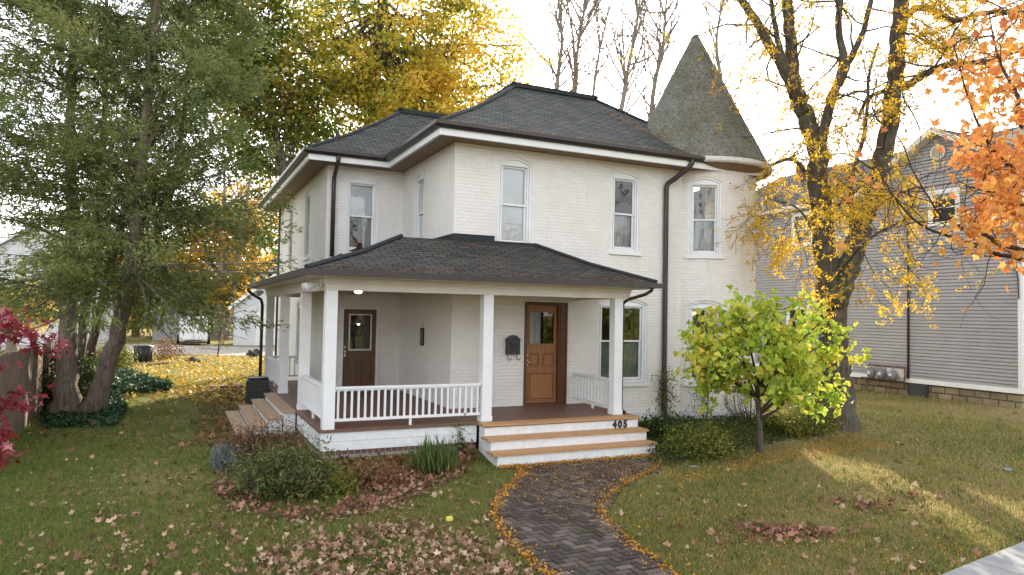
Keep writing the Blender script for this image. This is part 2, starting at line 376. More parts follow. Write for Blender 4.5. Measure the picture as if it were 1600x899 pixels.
# brick walk
wl = smooth_line([gp(*q)[:2] for q in ((806, 728), (806, 745), (782, 772), (768, 795), (772, 822), (800, 858), (845, 899), (905, 950), (960, 1000))], 6)
wr = smooth_line([gp(*q)[:2] for q in ((1032, 716), (1030, 733), (985, 757), (952, 782), (948, 806), (980, 840), (1055, 897), (1120, 945), (1190, 1000))], 6)
walkpoly = [tuple(p) for p in wl] + [tuple(p) for p in wr[::-1]]
mb = MB()
k = min(len(wl), len(wr))
for i in range(k - 1):
    mb.face([grounded(wl[i], .004), grounded(wr[i], .004), grounded(wr[i + 1], .004), grounded(wl[i + 1], .004)])
bedm = simple('dark joint soil', (.028, .024, .018), .95, .1, .3, 20)
tag(mb.build('path_bed', bedm), 'dark soil bed under the brick path', None, None, 'structure')
def pavermat():
    m, n, out = newmat('charcoal pavers')
    ge = n.nodes.new('ShaderNodeNewGeometry'); rp = ramp(n, [(0, (.032, .023, .019)), (.5, (.070, .053, .045)), (.85, (.105, .082, .070)), (1, (.16, .13, .115))]); n.links.new(ge.outputs['Random Per Island'], rp.inputs[0])
    t = noise(n, 40, 5); r2 = ramp(n, [(.3, (.7, .7, .7)), (.7, (1.25, 1.25, 1.25))]); n.links.new(t.outputs[0], r2.inputs[0])
    s = noise(n, 1.1, 4); r4 = ramp(n, [(.45, (0, 0, 0)), (.7, (.55,) * 3)]); n.links.new(s.outputs[0], r4.inputs[0])
    col = mixc(n, mixc(n, rp.outputs[0], r2.outputs[0], 1., 'MULTIPLY'), (.035, .03, .018, 1), r4.outputs[0])
    bsdf(n, out, col, .7, .35, bump(n, t.outputs[0], .004)); return m
rng = np.random.default_rng(5); random.seed(5)
BW = .11; quads = []; mb = MB()
rot = R(28); ca, sa = math.cos(rot), math.sin(rot); c0 = np.array([.9, 9.])
def paver(cx, cy, hx, hy):
    w_ = c0 + np.array([cx * ca - cy * sa, cx * sa + cy * ca])
    if not inpoly([w_], walkpoly)[0]: return
    zz = float(gz(*w_)) + .012 + random.uniform(-.004, .004); tx, ty = random.uniform(-.01, .01), random.uniform(-.01, .01)
    mb.obox((w_[0], w_[1], zz), (ca, sa, tx), (-sa, ca, ty), (0, 0, 1), hx - .006, hy - .006, .016)
for i in range(-60, 60):
    for j in range(-60, 60):
        t = (i - j) % 4
        if t == 0: paver((i + 1) * BW, (j + .5) * BW, BW, BW / 2)
        elif t == 3: paver((i + .5) * BW, (j + 1) * BW, BW / 2, BW)
tag(mb.build('path', pavermat(), bevel=.004), 'curving path of charcoal herringbone bricks', None, None, 'structure')
# concrete sidewalk, lower right
p0, p1 = gp(1480, 899), gp(1600, 850); dv = (p1 - p0)[:2]; dv /= np.linalg.norm(dv); nv = np.array([dv[1], -dv[0]])
concm = simple('pale concrete', (.27, .275, .28), .85, .2, .1, 5, bmp=.003, bscale=90)
j0 = gp(1540, 886); s0 = float((j0[:2] - p0[:2]) @ dv)
mb = MB()
for k in range(-8, 12):
    a = s0 + k * 1.45 + .008; b = a + 1.45 - .016
    q = [p0[:2] + dv * a, p0[:2] + dv * a + nv * 1.4, p0[:2] + dv * b + nv * 1.4, p0[:2] + dv * b]
    top = [grounded(u, .035) for u in q]; bot = [grounded(u, -.1) for u in q]
    mb.face(top[::-1] if np.cross(q[1] - q[0], q[2] - q[1]) < 0 else top)
    for e in range(4): mb.face([bot[e], bot[(e + 1) % 4], top[(e + 1) % 4], top[e]])
tag(mb.build('sidewalk', concm), 'pale concrete sidewalk at the lower right corner', None, None, 'structure')
walk2 = [tuple(p0[:2] + dv * -14), tuple(p0[:2] + dv * 18), tuple(p0[:2] + dv * 18 + nv * 1.4), tuple(p0[:2] + dv * -14 + nv * 1.4)]
# gravel lane in the far back yard
gm = simple('pale gravel', (.34, .31, .28), .95, .1, .25, 2, bmp=.03, bscale=20)
mb = MB()
A = [gp(60, 549), gp(300, 553), gp(480, 559)]; B_ = [gp(60, 535), gp(300, 540), gp(480, 544)]
lane = [tuple(A[0][:2] + (A[0] - A[2])[:2]), tuple(A[2][:2] + (A[2] - A[0])[:2] * .8), tuple(B_[2][:2] + (B_[2] - B_[0])[:2] * .8), tuple(B_[0][:2] + (B_[0] - B_[2])[:2])]
mb.face([grounded(q, .012) for q in lane]); tag(mb.build('gravel_road', gm), 'pale gravel lane behind the back yard', None, None, 'structure')
#@@HOUSE

# ------------------------------------------------------------------ the white brick house
HA, HB = 1.07, 5.8         # left wing: wall planes
MA, MBK = 3.06, 1.9        # main block: side plane, front plane
TC, TR = (10.44, 2.94), 1.62
house = empty('brick_house', (OX, OY, 0), YAW, 'white painted brick house with a round turret, hipped slate grey roof and wraparound porch', 'house')
def front(b0): return lambda u, z, d: (u, b0 - d, z)
def left(a0): return lambda u, z, d: (a0 - d, u, z)
def tower(u, z, d): return (TC[0] + (TR + d) * math.cos(u / TR), TC[1] + (TR + d) * math.sin(u / TR), z)
def hole_top(h, u):
    ua, ub, za, zb, rise = h; return zb + rise * (1 - ((u - (ua + ub) / 2) / ((ub - ua) / 2)) ** 2)
def strips(mb, mp, u0, u1, z0, z1, holes, du=None, d=0, reveal=.11, nh=8):
    br = {u0, u1}
    for h in holes:
        for k in range(nh + 1): br.add(h[0] + (h[1] - h[0]) * k / nh)
    if du:
        k = u0
        while k < u1: br.add(k); k += du
    br = sorted(b for b in br if u0 - 1e-6 <= b <= u1 + 1e-6); bb = [br[0]]
    for b in br[1:]:
        if b - bb[-1] > 1e-5: bb.append(b)
    def q(a, za1, za2, b, zb1, zb2):
        mb.face([mp(a, za1, d), mp(b, zb1, d), mp(b, zb2, d), mp(a, za2, d)], [(a, za1), (b, zb1), (b, zb2), (a, za2)])
    for a, b in zip(bb, bb[1:]):
        m_ = (a + b) / 2; hs_ = sorted([h for h in holes if h[0] < m_ < h[1]], key=lambda h: h[2])
        la = lb = z0
        for h in hs_:
            if h[2] > z0 + 1e-6: q(a, la, h[2], b, lb, h[2])
            la, lb = hole_top(h, a), hole_top(h, b)
            if reveal:
                mb.face([mp(a, la, d), mp(b, lb, d), mp(b, lb, d - reveal), mp(a, la, d - reveal)], [(a, 0), (b, 0), (b, .1), (a, .1)])
                mb.face([mp(a, h[2], d), mp(a, h[2], d - reveal), mp(b, h[2], d - reveal), mp(b, h[2], d)], [(a, 0), (a, .1), (b, .1), (b, 0)])
        q(a, la, z1, b, lb, z1)
    if reveal:
        for h in holes:
            for u in (h[0], h[1]):
                mb.face([mp(u, h[2], d), mp(u, h[3], d), mp(u, h[3], d - reveal), mp(u, h[2], d - reveal)], [(0, h[2]), (0, h[3]), (.1, h[3]), (.1, h[2])])
def mbox(mb, mp, u0, u1, z0, z1, d0, d1, n=1):
    for k in range(n):
        a, b = u0 + (u1 - u0) * k / n, u0 + (u1 - u0) * (k + 1) / n
        P = [mp(a, z0, d0), mp(b, z0, d0), mp(b, z0, d1), mp(a, z0, d1), mp(a, z1, d0), mp(b, z1, d0), mp(b, z1, d1), mp(a, z1, d1)]
        for f in ((0, 3, 2, 1), (4, 5, 6, 7), (3, 2, 6, 7), (1, 0, 4, 5)) + (((0, 4, 7, 3),) if k == 0 else ()) + (((1, 2, 6, 5),) if k == n - 1 else ()):
            mb.face([P[i] for i in f])
# openings: (u0,u1,z0,zspring,rise)
TH = lambda deg: R(deg) * TR
w_up1 = (4.10, 4.93, 4.11, 5.97, .13); w_up2 = (7.09, 7.89, 4.13, 5.97, .13); w_low = (6.75, 8.17, .96, 2.87, .15)
w_wing = (1.55, 2.40, 4.10, 5.95, .13); w_side = (4.02, 4.80, 4.15, 5.92, .13)
w_t1 = (TH(-134.5), TH(-104.8), 4.13, 5.98, .13); w_t0 = (TH(-134.8), TH(-102), .93, 2.86, .13)
w_l1 = (8.35, 9.15, 4.10, 5.97, .13); w_l2 = (11.6, 12.4, 4.10, 5.97, .13); w_l3 = (9.3, 10.2, .95, 2.7, .13)
d_front = (4.81, 5.92, .52, 2.86, 0.); d_wing = (1.52, 2.50, .52, 2.68, 0.)
ZT = 6.5
mb = MB()
strips(mb, front(MBK), MA, 9.4, -.4, ZT, [w_up1, w_up2, w_low, d_front])
strips(mb, left(MA), MBK, HB, -.4, ZT, [w_side])
strips(mb, front(HB), HA, MA, -.4, ZT, [w_wing, d_wing])
strips(mb, left(HA), HB, 14.9, -.4, ZT, [w_l1, w_l2, w_l3])
strips(mb, tower, TH(-215), TH(60), -.4, ZT + .1, [w_t1, w_t0], du=.09)
for P, Q in (((10.9, 3.), (10.9, 14.9)), ((HA, 14.9), (10.9, 14.9))):
    Lw = math.hypot(Q[0] - P[0], Q[1] - P[1])
    mb.face([(P[0], P[1], -.4), (Q[0], Q[1], -.4), (Q[0], Q[1], ZT), (P[0], P[1], ZT)], [(0, -.4), (Lw, -.4), (Lw, ZT), (0, ZT)])
wallo = mb.build('wall', M['brick'], house)
# slightly corbelled base courses
mb = MB()
for z0, z1, d in ((-.3, .16, .03), (.16, .24, .015)):
    mbox(mb, front(MBK), 6.42, 9.35, z0, z1, -.01, d); mbox(mb, tower, TH(-165), TH(20), z0, z1, -.01, d, 40)
mb.build('base_course', simple('white painted base', (.62, .62, .61), .8, .2, .1, 5, bmp=.004), house)
# interior: floors and partitions
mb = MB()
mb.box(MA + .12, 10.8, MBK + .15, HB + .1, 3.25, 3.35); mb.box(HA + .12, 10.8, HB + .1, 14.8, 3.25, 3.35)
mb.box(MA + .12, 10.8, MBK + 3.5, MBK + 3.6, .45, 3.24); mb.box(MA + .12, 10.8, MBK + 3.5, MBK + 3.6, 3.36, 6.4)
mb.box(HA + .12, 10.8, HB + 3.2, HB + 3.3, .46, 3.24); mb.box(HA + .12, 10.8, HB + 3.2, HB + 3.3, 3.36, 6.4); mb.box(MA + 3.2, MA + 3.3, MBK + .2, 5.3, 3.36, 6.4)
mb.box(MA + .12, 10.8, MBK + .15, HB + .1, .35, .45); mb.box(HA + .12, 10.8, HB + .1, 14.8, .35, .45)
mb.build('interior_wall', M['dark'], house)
for (z0, a0, a1, b0, b1) in ((3.25, MA, 0, 0, 0),): pass

def window(mp, h, n=1, blinds=(), rail=None, outer=.0, sashes=1, inset=.10):
    u0, u1, z0, zs, rise = h
    s0, s1, sz0, sz1 = u0 + inset, u1 - inset, z0 + .07, zs - .06
    if rail is None: rail = (sz0 + sz1) / 2
    fr = MB()
    # wooden filler between the arch and the sash
    strips(fr, lambda u, z, d: mp(u, z, d - .05), u0, u1, z0, 0, [], reveal=0) if 0 else None
    nn = 10
    for k in range(nn):
        a, b = u0 + (u1 - u0) * k / nn, u0 + (u1 - u0) * (k + 1) / nn
        ta, tb = hole_top(h, a), hole_top(h, b)
        fr.face([mp(a, sz1, -.05), mp(b, sz1, -.05), mp(b, tb, -.05), mp(a, ta, -.05)])
        fr.face([mp(a, z0, -.05), mp(b, z0, -.05), mp(b, sz0, -.05), mp(a, sz0, -.05)])
        # arched outer moulding
        fr.face([mp(a, ta - .045, -.015), mp(b, tb - .045, -.015), mp(b, tb, -.015), mp(a, ta, -.015)])
        fr.face([mp(a, ta - .045, -.05), mp(b, tb - .045, -.05), mp(b, tb - .045, -.015), mp(a, ta - .045, -.015)])
    for a, b in ((u0, s0), (s1, u1)):
        mbox(fr, mp, a, b, sz0, sz1, -.12, -.05, 3 if n > 1 else 1)
    mbox(fr, mp, u0, u0 + .045, z0, zs, -.05, -.015); mbox(fr, mp, u1 - .045, u1, z0, zs, -.05, -.015)
    mbox(fr, mp, s0 - .03, s1 + .03, sz1, sz1 + .035, -.05, -.025, n); mbox(fr, mp, s0 - .03, s0, sz0, sz1, -.05, -.025); mbox(fr, mp, s1, s1 + .03, sz0, sz1, -.05, -.025)
    fo = fr.build('window', M['white'], house)
    sh = MB(); gl = MB(); W_ = (s1 - s0) / sashes
    for s in range(sashes):
        a, b = s0 + s * W_, s0 + (s + 1) * W_
        for zz0, zz1, dd in ((sz0, rail + .02, -.105), (rail - .02, sz1, -.075)):
            t = .042
            mbox(sh, mp, a, a + t, zz0, zz1, dd - .03, dd); mbox(sh, mp, b - t, b, zz0, zz1, dd - .03, dd)
            mbox(sh, mp, a + t, b - t, zz0, zz0 + (.06 if zz0 == sz0 else .04), dd - .03, dd, n); mbox(sh, mp, a + t, b - t, zz1 - .04, zz1, dd - .03, dd, n)
            for k in range(n):
                x, y = a + t + (b - a - 2 * t) * k / n, a + t + (b - a - 2 * t) * (k + 1) / n
                gl.face([mp(x, zz0 + .03, dd - .016), mp(y, zz0 + .03, dd - .016), mp(y, zz1 - .03, dd - .016), mp(x, zz1 - .03, dd - .016)])
    sh.build('sash', M['white'], fo); gl.build('pane', M['glass'], fo)
    sl = MB(); mbox(sl, mp, u0 - .06, u1 + .06, z0 - .075, z0, -.06, .05, max(n, 1)); sl.build('sill', M['white'], fo)
    ar = MB()
    for k in range(nn):
        f = lambda t: (u0 - .03 + (u1 - u0 + .06) * t); 
        a, b = f(k / nn), f((k + 1) / nn)
        g = lambda u: zs + (rise + .02) * (1 - ((u - (u0 + u1) / 2) / ((u1 - u0) / 2 + .03)) ** 2) + .0
        ar.face([mp(a, g(a) + .002, .012), mp(b, g(b) + .002, .012), mp(b, g(b) + .07, .012), mp(a, g(a) + .07, .012)])
        ar.face([mp(a, g(a) + .07, .012), mp(b, g(b) + .07, .012), mp(b, g(b) + .07, -.005), mp(a, g(a) + .07, -.005)])
        ar.face([mp(a, g(a) + .002, -.005), mp(b, g(b) + .002, -.005), mp(b, g(b) + .002, .012), mp(a, g(a) + .002, .012)])
    ar.build('arch_moulding', M['brick'], fo)
    for (f0, f1, z_0, z_1, mt, slat) in blinds:
        bl = MB(); a, b = s0 + (s1 - s0) * f0, s0 + (s1 - s0) * f1; za, zb = sz0 + (sz1 - sz0) * z_0, sz0 + (sz1 - sz0) * z_1
        if slat:
            zz = za
            while zz < zb:
                for k in range(n):
                    x, y = a + (b - a) * k / n, a + (b - a) * (k + 1) / n
                    bl.face([mp(x, zz, -.141), mp(y, zz, -.141), mp(y, zz + .045, -.155), mp(x, zz + .045, -.155)])
                zz += .04
        else:
            m_ = 24
            for k in range(m_):
                x, y = a + (b - a) * k / m_, a + (b - a) * (k + 1) / m_
                wv = lambda i: -.18 - .012 * math.sin(i * 2.1)
                bl.face([mp(x, za, wv(k)), mp(y, za, wv(k + 1)), mp(y, zb, wv(k + 1)), mp(x, zb, wv(k))])
        bl.build('blind', mt, fo)
    return fo
window(front(MBK), w_up1, blinds=[(0, 1, 0, 1, M['blind'], True)], rail=5.04)
window(front(MBK), w_up2, blinds=[(0, 1, 0, .5, M['greyblind'], False)], rail=5.06)
window(front(MBK), w_low, blinds=[(0, 1, 0, .5, M['curtain'], False)], rail=1.97, inset=.12)
window(front(HB), w_wing, blinds=[(0, 1, .5, 1, M['blind'], True), (.6, 1, 0, .5, M['greyblind'], False)], rail=5.04)
window(left(MA), w_side, blinds=[], rail=5.04)
window(tower, w_t1, n=8, blinds=[(0, 1, 0, .5, M['greyblind'], False)], rail=5.04)
window(tower, w_t0, n=8, blinds=[(0, 1, 0, .5, M['curtain'], False)], rail=1.97)
window(left(HA), w_l1, blinds=[(0, 1, 0, 1, M['greyblind'], False)]); window(left(HA), w_l2, blinds=[(0, 1, 0, 1, M['greyblind'], False)]); window(left(HA), w_l3)

# doors
def door(mp, h, frame_m, slab_m, s0, s1, glassr, panels, framew, white=False):
    u0, u1, z0, z1, _ = h
    fr = MB(); mbox(fr, mp, u0, s0, z0, z1, -.14, .02); mbox(fr, mp, s1, u1, z0, z1, -.14, .02); mbox(fr, mp, s0, s1, z1 - framew, z1, -.14, .02)
    if (u1 - s1) > .15: mbox(fr, mp, s1 + .05, s1 + .075, z0, z1 - .04, .02, .035); mbox(fr, mp, u1 - .05, u1 - .02, z0, z1 - .04, .02, .035)
    mbox(fr, mp, s0, s1, z0, z0 + .045, -.14, .0)
    zt = z1 - framew; ga, gb, gz0, gz1 = glassr
    sl = MB(); D0, D1 = -.10, -.055
    mbox(sl, mp, s0 + .004, ga, z0 + .05, zt - .005, D0, D1); mbox(sl, mp, gb, s1 - .004, z0 + .05, zt - .005, D0, D1)
    mbox(sl, mp, ga, gb, gz1, zt - .005, D0, D1); mbox(sl, mp, ga, gb, z0 + .05, gz0, D0, D1 - .0)
    do = sl.build('door', slab_m, house, bevel=.003)
    fo = fr.build('door_frame', frame_m, do)
    g = MB(); g.face([mp(ga, gz0, D0 + .02), mp(gb, gz0, D0 + .02), mp(gb, gz1, D0 + .02), mp(ga, gz1, D0 + .02)]); g.build('pane', M['glass'], do)
    g = MB()
    for a, b, c_, d_2 in ((ga - .02, ga + .01, gz0 - .02, gz1 + .02), (gb - .01, gb + .02, gz0 - .02, gz1 + .02), (ga + .01, gb - .01, gz0 - .02, gz0 + .01), (ga + .01, gb - .01, gz1 - .01, gz1 + .02)):
        mbox(g, mp, a, b, c_, d_2, D1 + .001, D1 + .015)
    g.build('glazing_bead', M['white'] if white else slab_m, do)
    for a, b, c_, e in panels:
        p = MB(); t = .022
        for q in ((a, a + t, c_, e), (b - t, b, c_, e), (a + t, b - t, c_, c_ + t), (a + t, b - t, e - t, e)): mbox(p, mp, *q, D1 + .001, D1 + .014)
        mbox(p, mp, a + .06, b - .06, c_ + .06, e - .06, D1 + .001, D1 + .009)
        pn = p.build('panel', slab_m, do, bevel=.004)
        g2 = MB(); t2 = .008
        for q in ((a - t2, a, c_ - t2, e + t2), (b, b + t2, c_ - t2, e + t2), (a, b, c_ - t2, c_), (a, b, e, e + t2), (a + .03, a + .045, c_ + .03, e - .03), (b - .045, b - .03, c_ + .03, e - .03), (a + .045, b - .045, c_ + .03, c_ + .045), (a + .045, b - .045, e - .045, e - .03)): mbox(g2, mp, *q, D1 + .0005, D1 + .002)
        g2.build('groove_shade', M['doorframe'], pn)  # flat dark strips, shade of the panel recesses put into colour
    k = MB(); cx = s0 + .06
    c3 = np.array(mp(cx, z0 + .97, D1 + .05)); k.tube([mp(cx, z0 + .97, D1), mp(cx, z0 + .97, D1 + .045)], .012); k.lathe((c3[0], c3[1], c3[2] - .025), [(0, 0), (.022, .006), (.028, .025), (.022, .044), (0, .05)], 12)
    mbox(k, mp, cx - .022, cx + .022, z0 + .88, z0 + 1.04, D1 + .001, D1 + .006); mbox(k, mp, cx - .022, cx + .022, z0 + 1.1, z0 + 1.15, D1 + .001, D1 + .012)
    k.build('handle', M['chrome'], do)
    return do
dd = door(front(MBK), d_front, M['doorframe'], M['door'], 4.88, 5.68, (4.965, 5.60, 1.90, 2.64), [(4.94, 5.23, 1.38, 1.70), (5.31, 5.62, 1.38, 1.70), (4.95, 5.62, .62, 1.26)], .07)
dd['label'] = 'orange oak front door with a wide glass pane'
cu = MB()
for k in range(20): cu.face([(4.97 + .016 * k, 2.03 + .01 * math.sin(k * 1.9), 1.85), (4.97 + .016 * (k + 1), 2.03 + .01 * math.sin((k + 1) * 1.9), 1.85), (4.97 + .016 * (k + 1), 2.03 + .01 * math.sin((k + 1) * 1.9), 2.66), (4.97 + .016 * k, 2.03 + .01 * math.sin(k * 1.9), 2.66)])
cu.build('curtain', M['greyblind'], dd)
dd = door(front(HB), d_wing, M['white'], M['browndoor'], 1.58, 2.44, (1.75, 2.30, 1.58, 2.48), [(1.70, 1.98, .68, 1.38), (2.06, 2.34, .68, 1.38)], .06, True)
dd['label'] = 'dark brown side door with a tall glass pane'
# things seen through the side door
kt = MB(); kt.box(1.3, 3.0, 7.6, 8.2, .45, 1.38); ko = tag(kt.build('kitchen_counter', simple('pale counter', (.6, .58, .55), .4)), 'pale kitchen counter seen through the side door glass', 'counter'); ko.parent = None
ko.matrix_world = Matrix.Translation((OX, OY, 0)) @ Matrix.Rotation(YAW, 4, 'Z')
fa = MB(); fa.tube([(2.3, 7.9, 1.38), (2.3, 7.9, 1.75), (2.27, 7.85, 1.82), (2.22, 7.8, 1.84), (2.17, 7.75, 1.81), (2.15, 7.72, 1.72)], .014, 8)
fo = tag(fa.build('faucet', M['chrome'], None, True), 'arched metal kitchen faucet seen through the side door glass', 'faucet'); fo.matrix_world = ko.matrix_world.copy()
for i, u in enumerate((1.93, 2.22)):
    p_ = wab(u, 6.9, 2.22); e = empty('pendant_lamp', p_, YAW, ('left' if i == 0 else 'right') + ' of the two lit pendant lamps behind the side door glass', 'lamp', 'pendant lamps in the kitchen')
    s = MB(); s.lathe((0, 0, 0), [(.16, 0), (.14, .04), (.05, .1), (.02, .13)], 20); s.build('lamp_shade', M['white'], e, True)
    s = MB(); s.lathe((0, 0, -.03), [(0, 0), (.035, .02), (.04, .05), (.02, .08), (0, .09)], 12); s.build('bulb', M['bulb'], e, True)
    s = MB(); s.tube([(0, 0, .13), (0, 0, .95)], .006, 6); s.build('cord', M['black'], e)
def lamp_inside(a, b, z, name, label, orange):
    e = empty(name, wab(a, b, z), 0, label, 'lamp'); s = MB()
    if orange: s.lathe((0, 0, 0), [(.17, .10), (.15, .04), (.08, 0), (0, -.02)], 20)
    else: s.lathe((0, 0, 0), [(.14, .06), (.12, .02), (0, -.02)], 20)
    s.build('lamp_shade', emit('lit shade ' + name, (1, .45, .2) if orange else (1, .9, .75), 1.2 if orange else 3), e, True)
    s = MB(); s.tube([(0, 0, .08), (0, 0, .3)], .01, 6); s.build('stem', M['black'], e)
th = R(-119)
lamp_inside(TC[0] + .5 * math.cos(th) - .1, TC[1] + .5 * math.sin(th), 5.95, 'ceiling_lamp', 'lit ceiling lamp behind the upper turret window', False)
lamp_inside(TC[0] + .7 * math.cos(th) - .25, TC[1] + .7 * math.sin(th), 2.62, 'hanging_lamp', 'lit orange lamp shade behind the lower turret window', True)

# main roof
def ring(d):
    A0, A1, B0, B1, WA, WB = 2.5, 11.4, 1.35, 16., .5, 5.25
    return [(A0 + d, B0 + d), (A1 - d, B0 + d), (A1 - d, B1 - d), (WA + d, B1 - d), (WA + d, WB + d), (A0 + d, WB + d)]
prof = [(-.05, 6.53), (0, 6.55), (1.2, 7.26), (2.2, 7.93), (3.2, 8.66)]
mb = MB(); vv = 0
for (d0, z0), (d1, z1) in zip(prof, prof[1:]):
    r0, r1 = ring(d0), ring(d1); sl_ = math.hypot(d1 - d0, z1 - z0)
    for i in range(6):
        p, q, s, t = r0[i], r0[(i + 1) % 6], r1[(i + 1) % 6], r1[i]
        ax = 0 if abs(q[0] - p[0]) > abs(q[1] - p[1]) else 1
        mb.face([(*p, z0), (*q, z0), (*s, z1), (*t, z1)], [(p[ax], vv), (q[ax], vv), (s[ax], vv + sl_), (t[ax], vv + sl_)])
    vv += sl_
mb.face([(*p, 8.66) for p in ring(3.2)], [p for p in ring(3.2)])
mb.face([(*p, 6.53) for p in ring(-.05)][::-1])
roof = mb.build('roof', M['shingle'], house)
# ridge caps: hips and flat-top lip
mb = MB()
R4 = [ring(d) for d, _ in prof]
for i in (0, 1, 2, 3, 4, 5):
    pts = [(*R4[k][i], prof[k][1] + .012) for k in range(1, 5)]
    if i != 5: mb.tube(pts, [.05] * 4, 6)
rt = R4[-1]
for i in range(6):
    p, q = np.array(rt[i]), np.array(rt[(i + 1) % 6]); c_ = (p + q) / 2; dvv = (q - p); ln = np.linalg.norm(dvv); dvv /= ln
    mb.obox((*c_, 8.71), (*dvv, 0), (-dvv[1], dvv[0], 0), (0, 0, 1), ln / 2 + .07, .07, .06 + .002 * i)
mb.build('ridge_cap', M['ridge'], roof)
vt = MB(); vt.lathe((1.35, 6.1, 7.0), [(.05, 0), (.05, .25), (.035, .25)], 12); vt.box(1.2, 1.5, 6.0, 6.25, 6.9, 7.02); vt.build('vent_pipe', M['black'], roof)
vt = MB(); vt.lathe((8.9, 5.4, 7.6), [(.09, 0), (.09, .95), (.14, .95), (.14, 1.05), (0, 1.12)], 14); vt.build('vent_pipe', M['chrome'], roof)
# fascia, soffit, gutter round the eaves
def band(o0, o1, z0, z1, name, mat, idx=range(6)):
    mb = MB(); a, b = ring(o0), ring(o1)
    for i in idx:
        j = (i + 1) % 6
        for P in ([(*a[i], z0), (*a[j], z0), (*a[j], z1), (*a[i], z1)], [(*b[j], z0), (*b[i], z0), (*b[i], z1), (*b[j], z1)], [(*a[i], z1), (*a[j], z1), (*b[j], z1), (*b[i], z1)], [(*a[j], z0), (*a[i], z0), (*b[i], z0), (*b[j], z0)]):
            mb.face(P)
    return mb.build(name, mat, house)
band(.0, .06, 6.27, 6.525, 'fascia', M['white'])
mb = MB()
a, b = ring(-.13), ring(-.002); c_ = ring(-.06)
for i in range(6):
    j = (i + 1) % 6
    for P in ([(*a[i], 6.47), (*a[j], 6.47), (*a[j], 6.545), (*a[i], 6.545)], [(*c_[i], 6.41), (*c_[j], 6.41), (*a[j], 6.47), (*a[i], 6.47)], [(*b[i], 6.41), (*b[j], 6.41), (*c_[j], 6.41), (*c_[i], 6.41)], [(*a[i], 6.545), (*a[j], 6.545), (*b[j], 6.52), (*b[i], 6.52)]): mb.face(P)
mb.build('gutter', M['gutter'], house)
mb = MB(); a, b = ring(.06), ring(.62)
for i in range(6):
    j = (i + 1) % 6; mb.face([(*a[i], 6.29), (*a[j], 6.29), (*b[j], 6.29), (*b[i], 6.29)])
mb.build('soffit', M['soffit'], house)
def spout(pts, r=.05, n=8, mat=None, name='downspout'):
    mb = MB(); mb.tube(pts, r, n); return mb.build(name, mat or M['spout'], house, True)
spout([(9.0, 1.28, 6.44), (9.0, 1.28, 6.34), (8.95, 1.36, 6.24), (8.8, 1.65, 6.02), (8.68, 1.8, 5.9), (8.66, 1.83, 5.8), (8.66, 1.83, 3), (8.66, 1.83, .25), (8.68, 1.74, .12), (8.75, 1.55, .06)], .065)
spout([(1.22, 5.2, 6.42), (1.22, 5.24, 6.3), (1.22, 5.5, 6.12), (1.22, 5.7, 5.95), (1.22, 5.72, 5.8), (1.22, 5.72, 3.95)], .055)
spout([(.98, 14.2, 6.3), (.98, 14.2, .2)], .04)
# turret roof and eaves
cz = 6.60
mb = MB(); N = 72; RT = 1.98
for k in range(N):
    a, b = 2 * math.pi * k / N, 2 * math.pi * (k + 1) / N
    P = [(RT, cz - .04), (RT - .02, cz), (1.69, 7.15), (1.39, 7.72), (1.07, 8.36), (.74, 9.04), (.10, 10.32)]
    for (r0, z0), (r1, z1) in zip(P, P[1:]):
        f = lambda r, t, z: (TC[0] + r * math.cos(t), TC[1] + r * math.sin(t), z)
        mb.face([f(r0, a, z0), f(r0, b, z0), f(r1, b, z1), f(r1, a, z1)], [(a * 1.2, z0), (b * 1.2, z0), (b * 1.2, z1), (a * 1.2, z1)])
    mb.face([f(.10, a, 10.32), f(.10, b, 10.32), (TC[0], TC[1], 10.42)])
cone = mb.build('turret_roof', M['cone'], house, True); cone['label'] = 'tall mossy conical turret roof'
mb = MB(); mb.lathe((TC[0], TC[1], 0), [(RT - .05, 6.43), (RT + .02, 6.43), (RT + .05, 6.47), (RT + .05, 6.545), (RT + .01, 6.57), (RT - .1, 6.56)], 72)
mb.build('turret_eave', simple('weathered white eave', (.55, .54, .52), .6, .3, .2, 6), house)
mb = MB(); mb.lathe((TC[0], TC[1], 0), [(TR - .02, 6.30), (TR + .1, 6.33), (RT - .1, 6.40), (RT - .04, 6.44)], 72); mb.build('soffit', M['soffit'], house, True)

# ---- porch
ZD = .52
mb = MB()
for q in ((-.03, 6.42, -.03, MBK), (-.03, HA, MBK, 9.05), (HA, MA, MBK, HB)): mb.box(*q, ZD - .045, ZD)
mb.build('porch_deck', M['deck'], house)
mb = MB()
def planks(x0, x1, y0, y1, z0, z1, n, ax):
    for i in range(n):
        a = z0 + (z1 - z0) * i / n; b = z0 + (z1 - z0) * (i + 1) / n - .006
        mb.box(x0, x1, y0, y1, a, b)
for q in ((0, 2.9, .0, .05), (6.38, 6.42, .0, MBK - .01), (0, .05, .055, 2.58), (0, .05, 5.95, 9.03), (.055, HA, 8.98, 9.03)):
    for z0, z1 in ((.155, .31), (.315, .472)): mb = MB(); mb.box(*q, z0, z1); mb.build('skirt_board', M['skirt'], house, bevel=.004)
mb = MB(); mb.box(.015, 2.9, .015, .1, .09, .15); mb.box(.015, .1, .1, 9.0, .09, .15); mb.build('brick_band', M['redbrick'], house)
mb = MB(); mb.box(.04, 2.9, .04, .2, -.45, .087); mb.box(.04, .2, .2, 9.0, -.45, .087); mb.build('foundation', M['stone'], house)
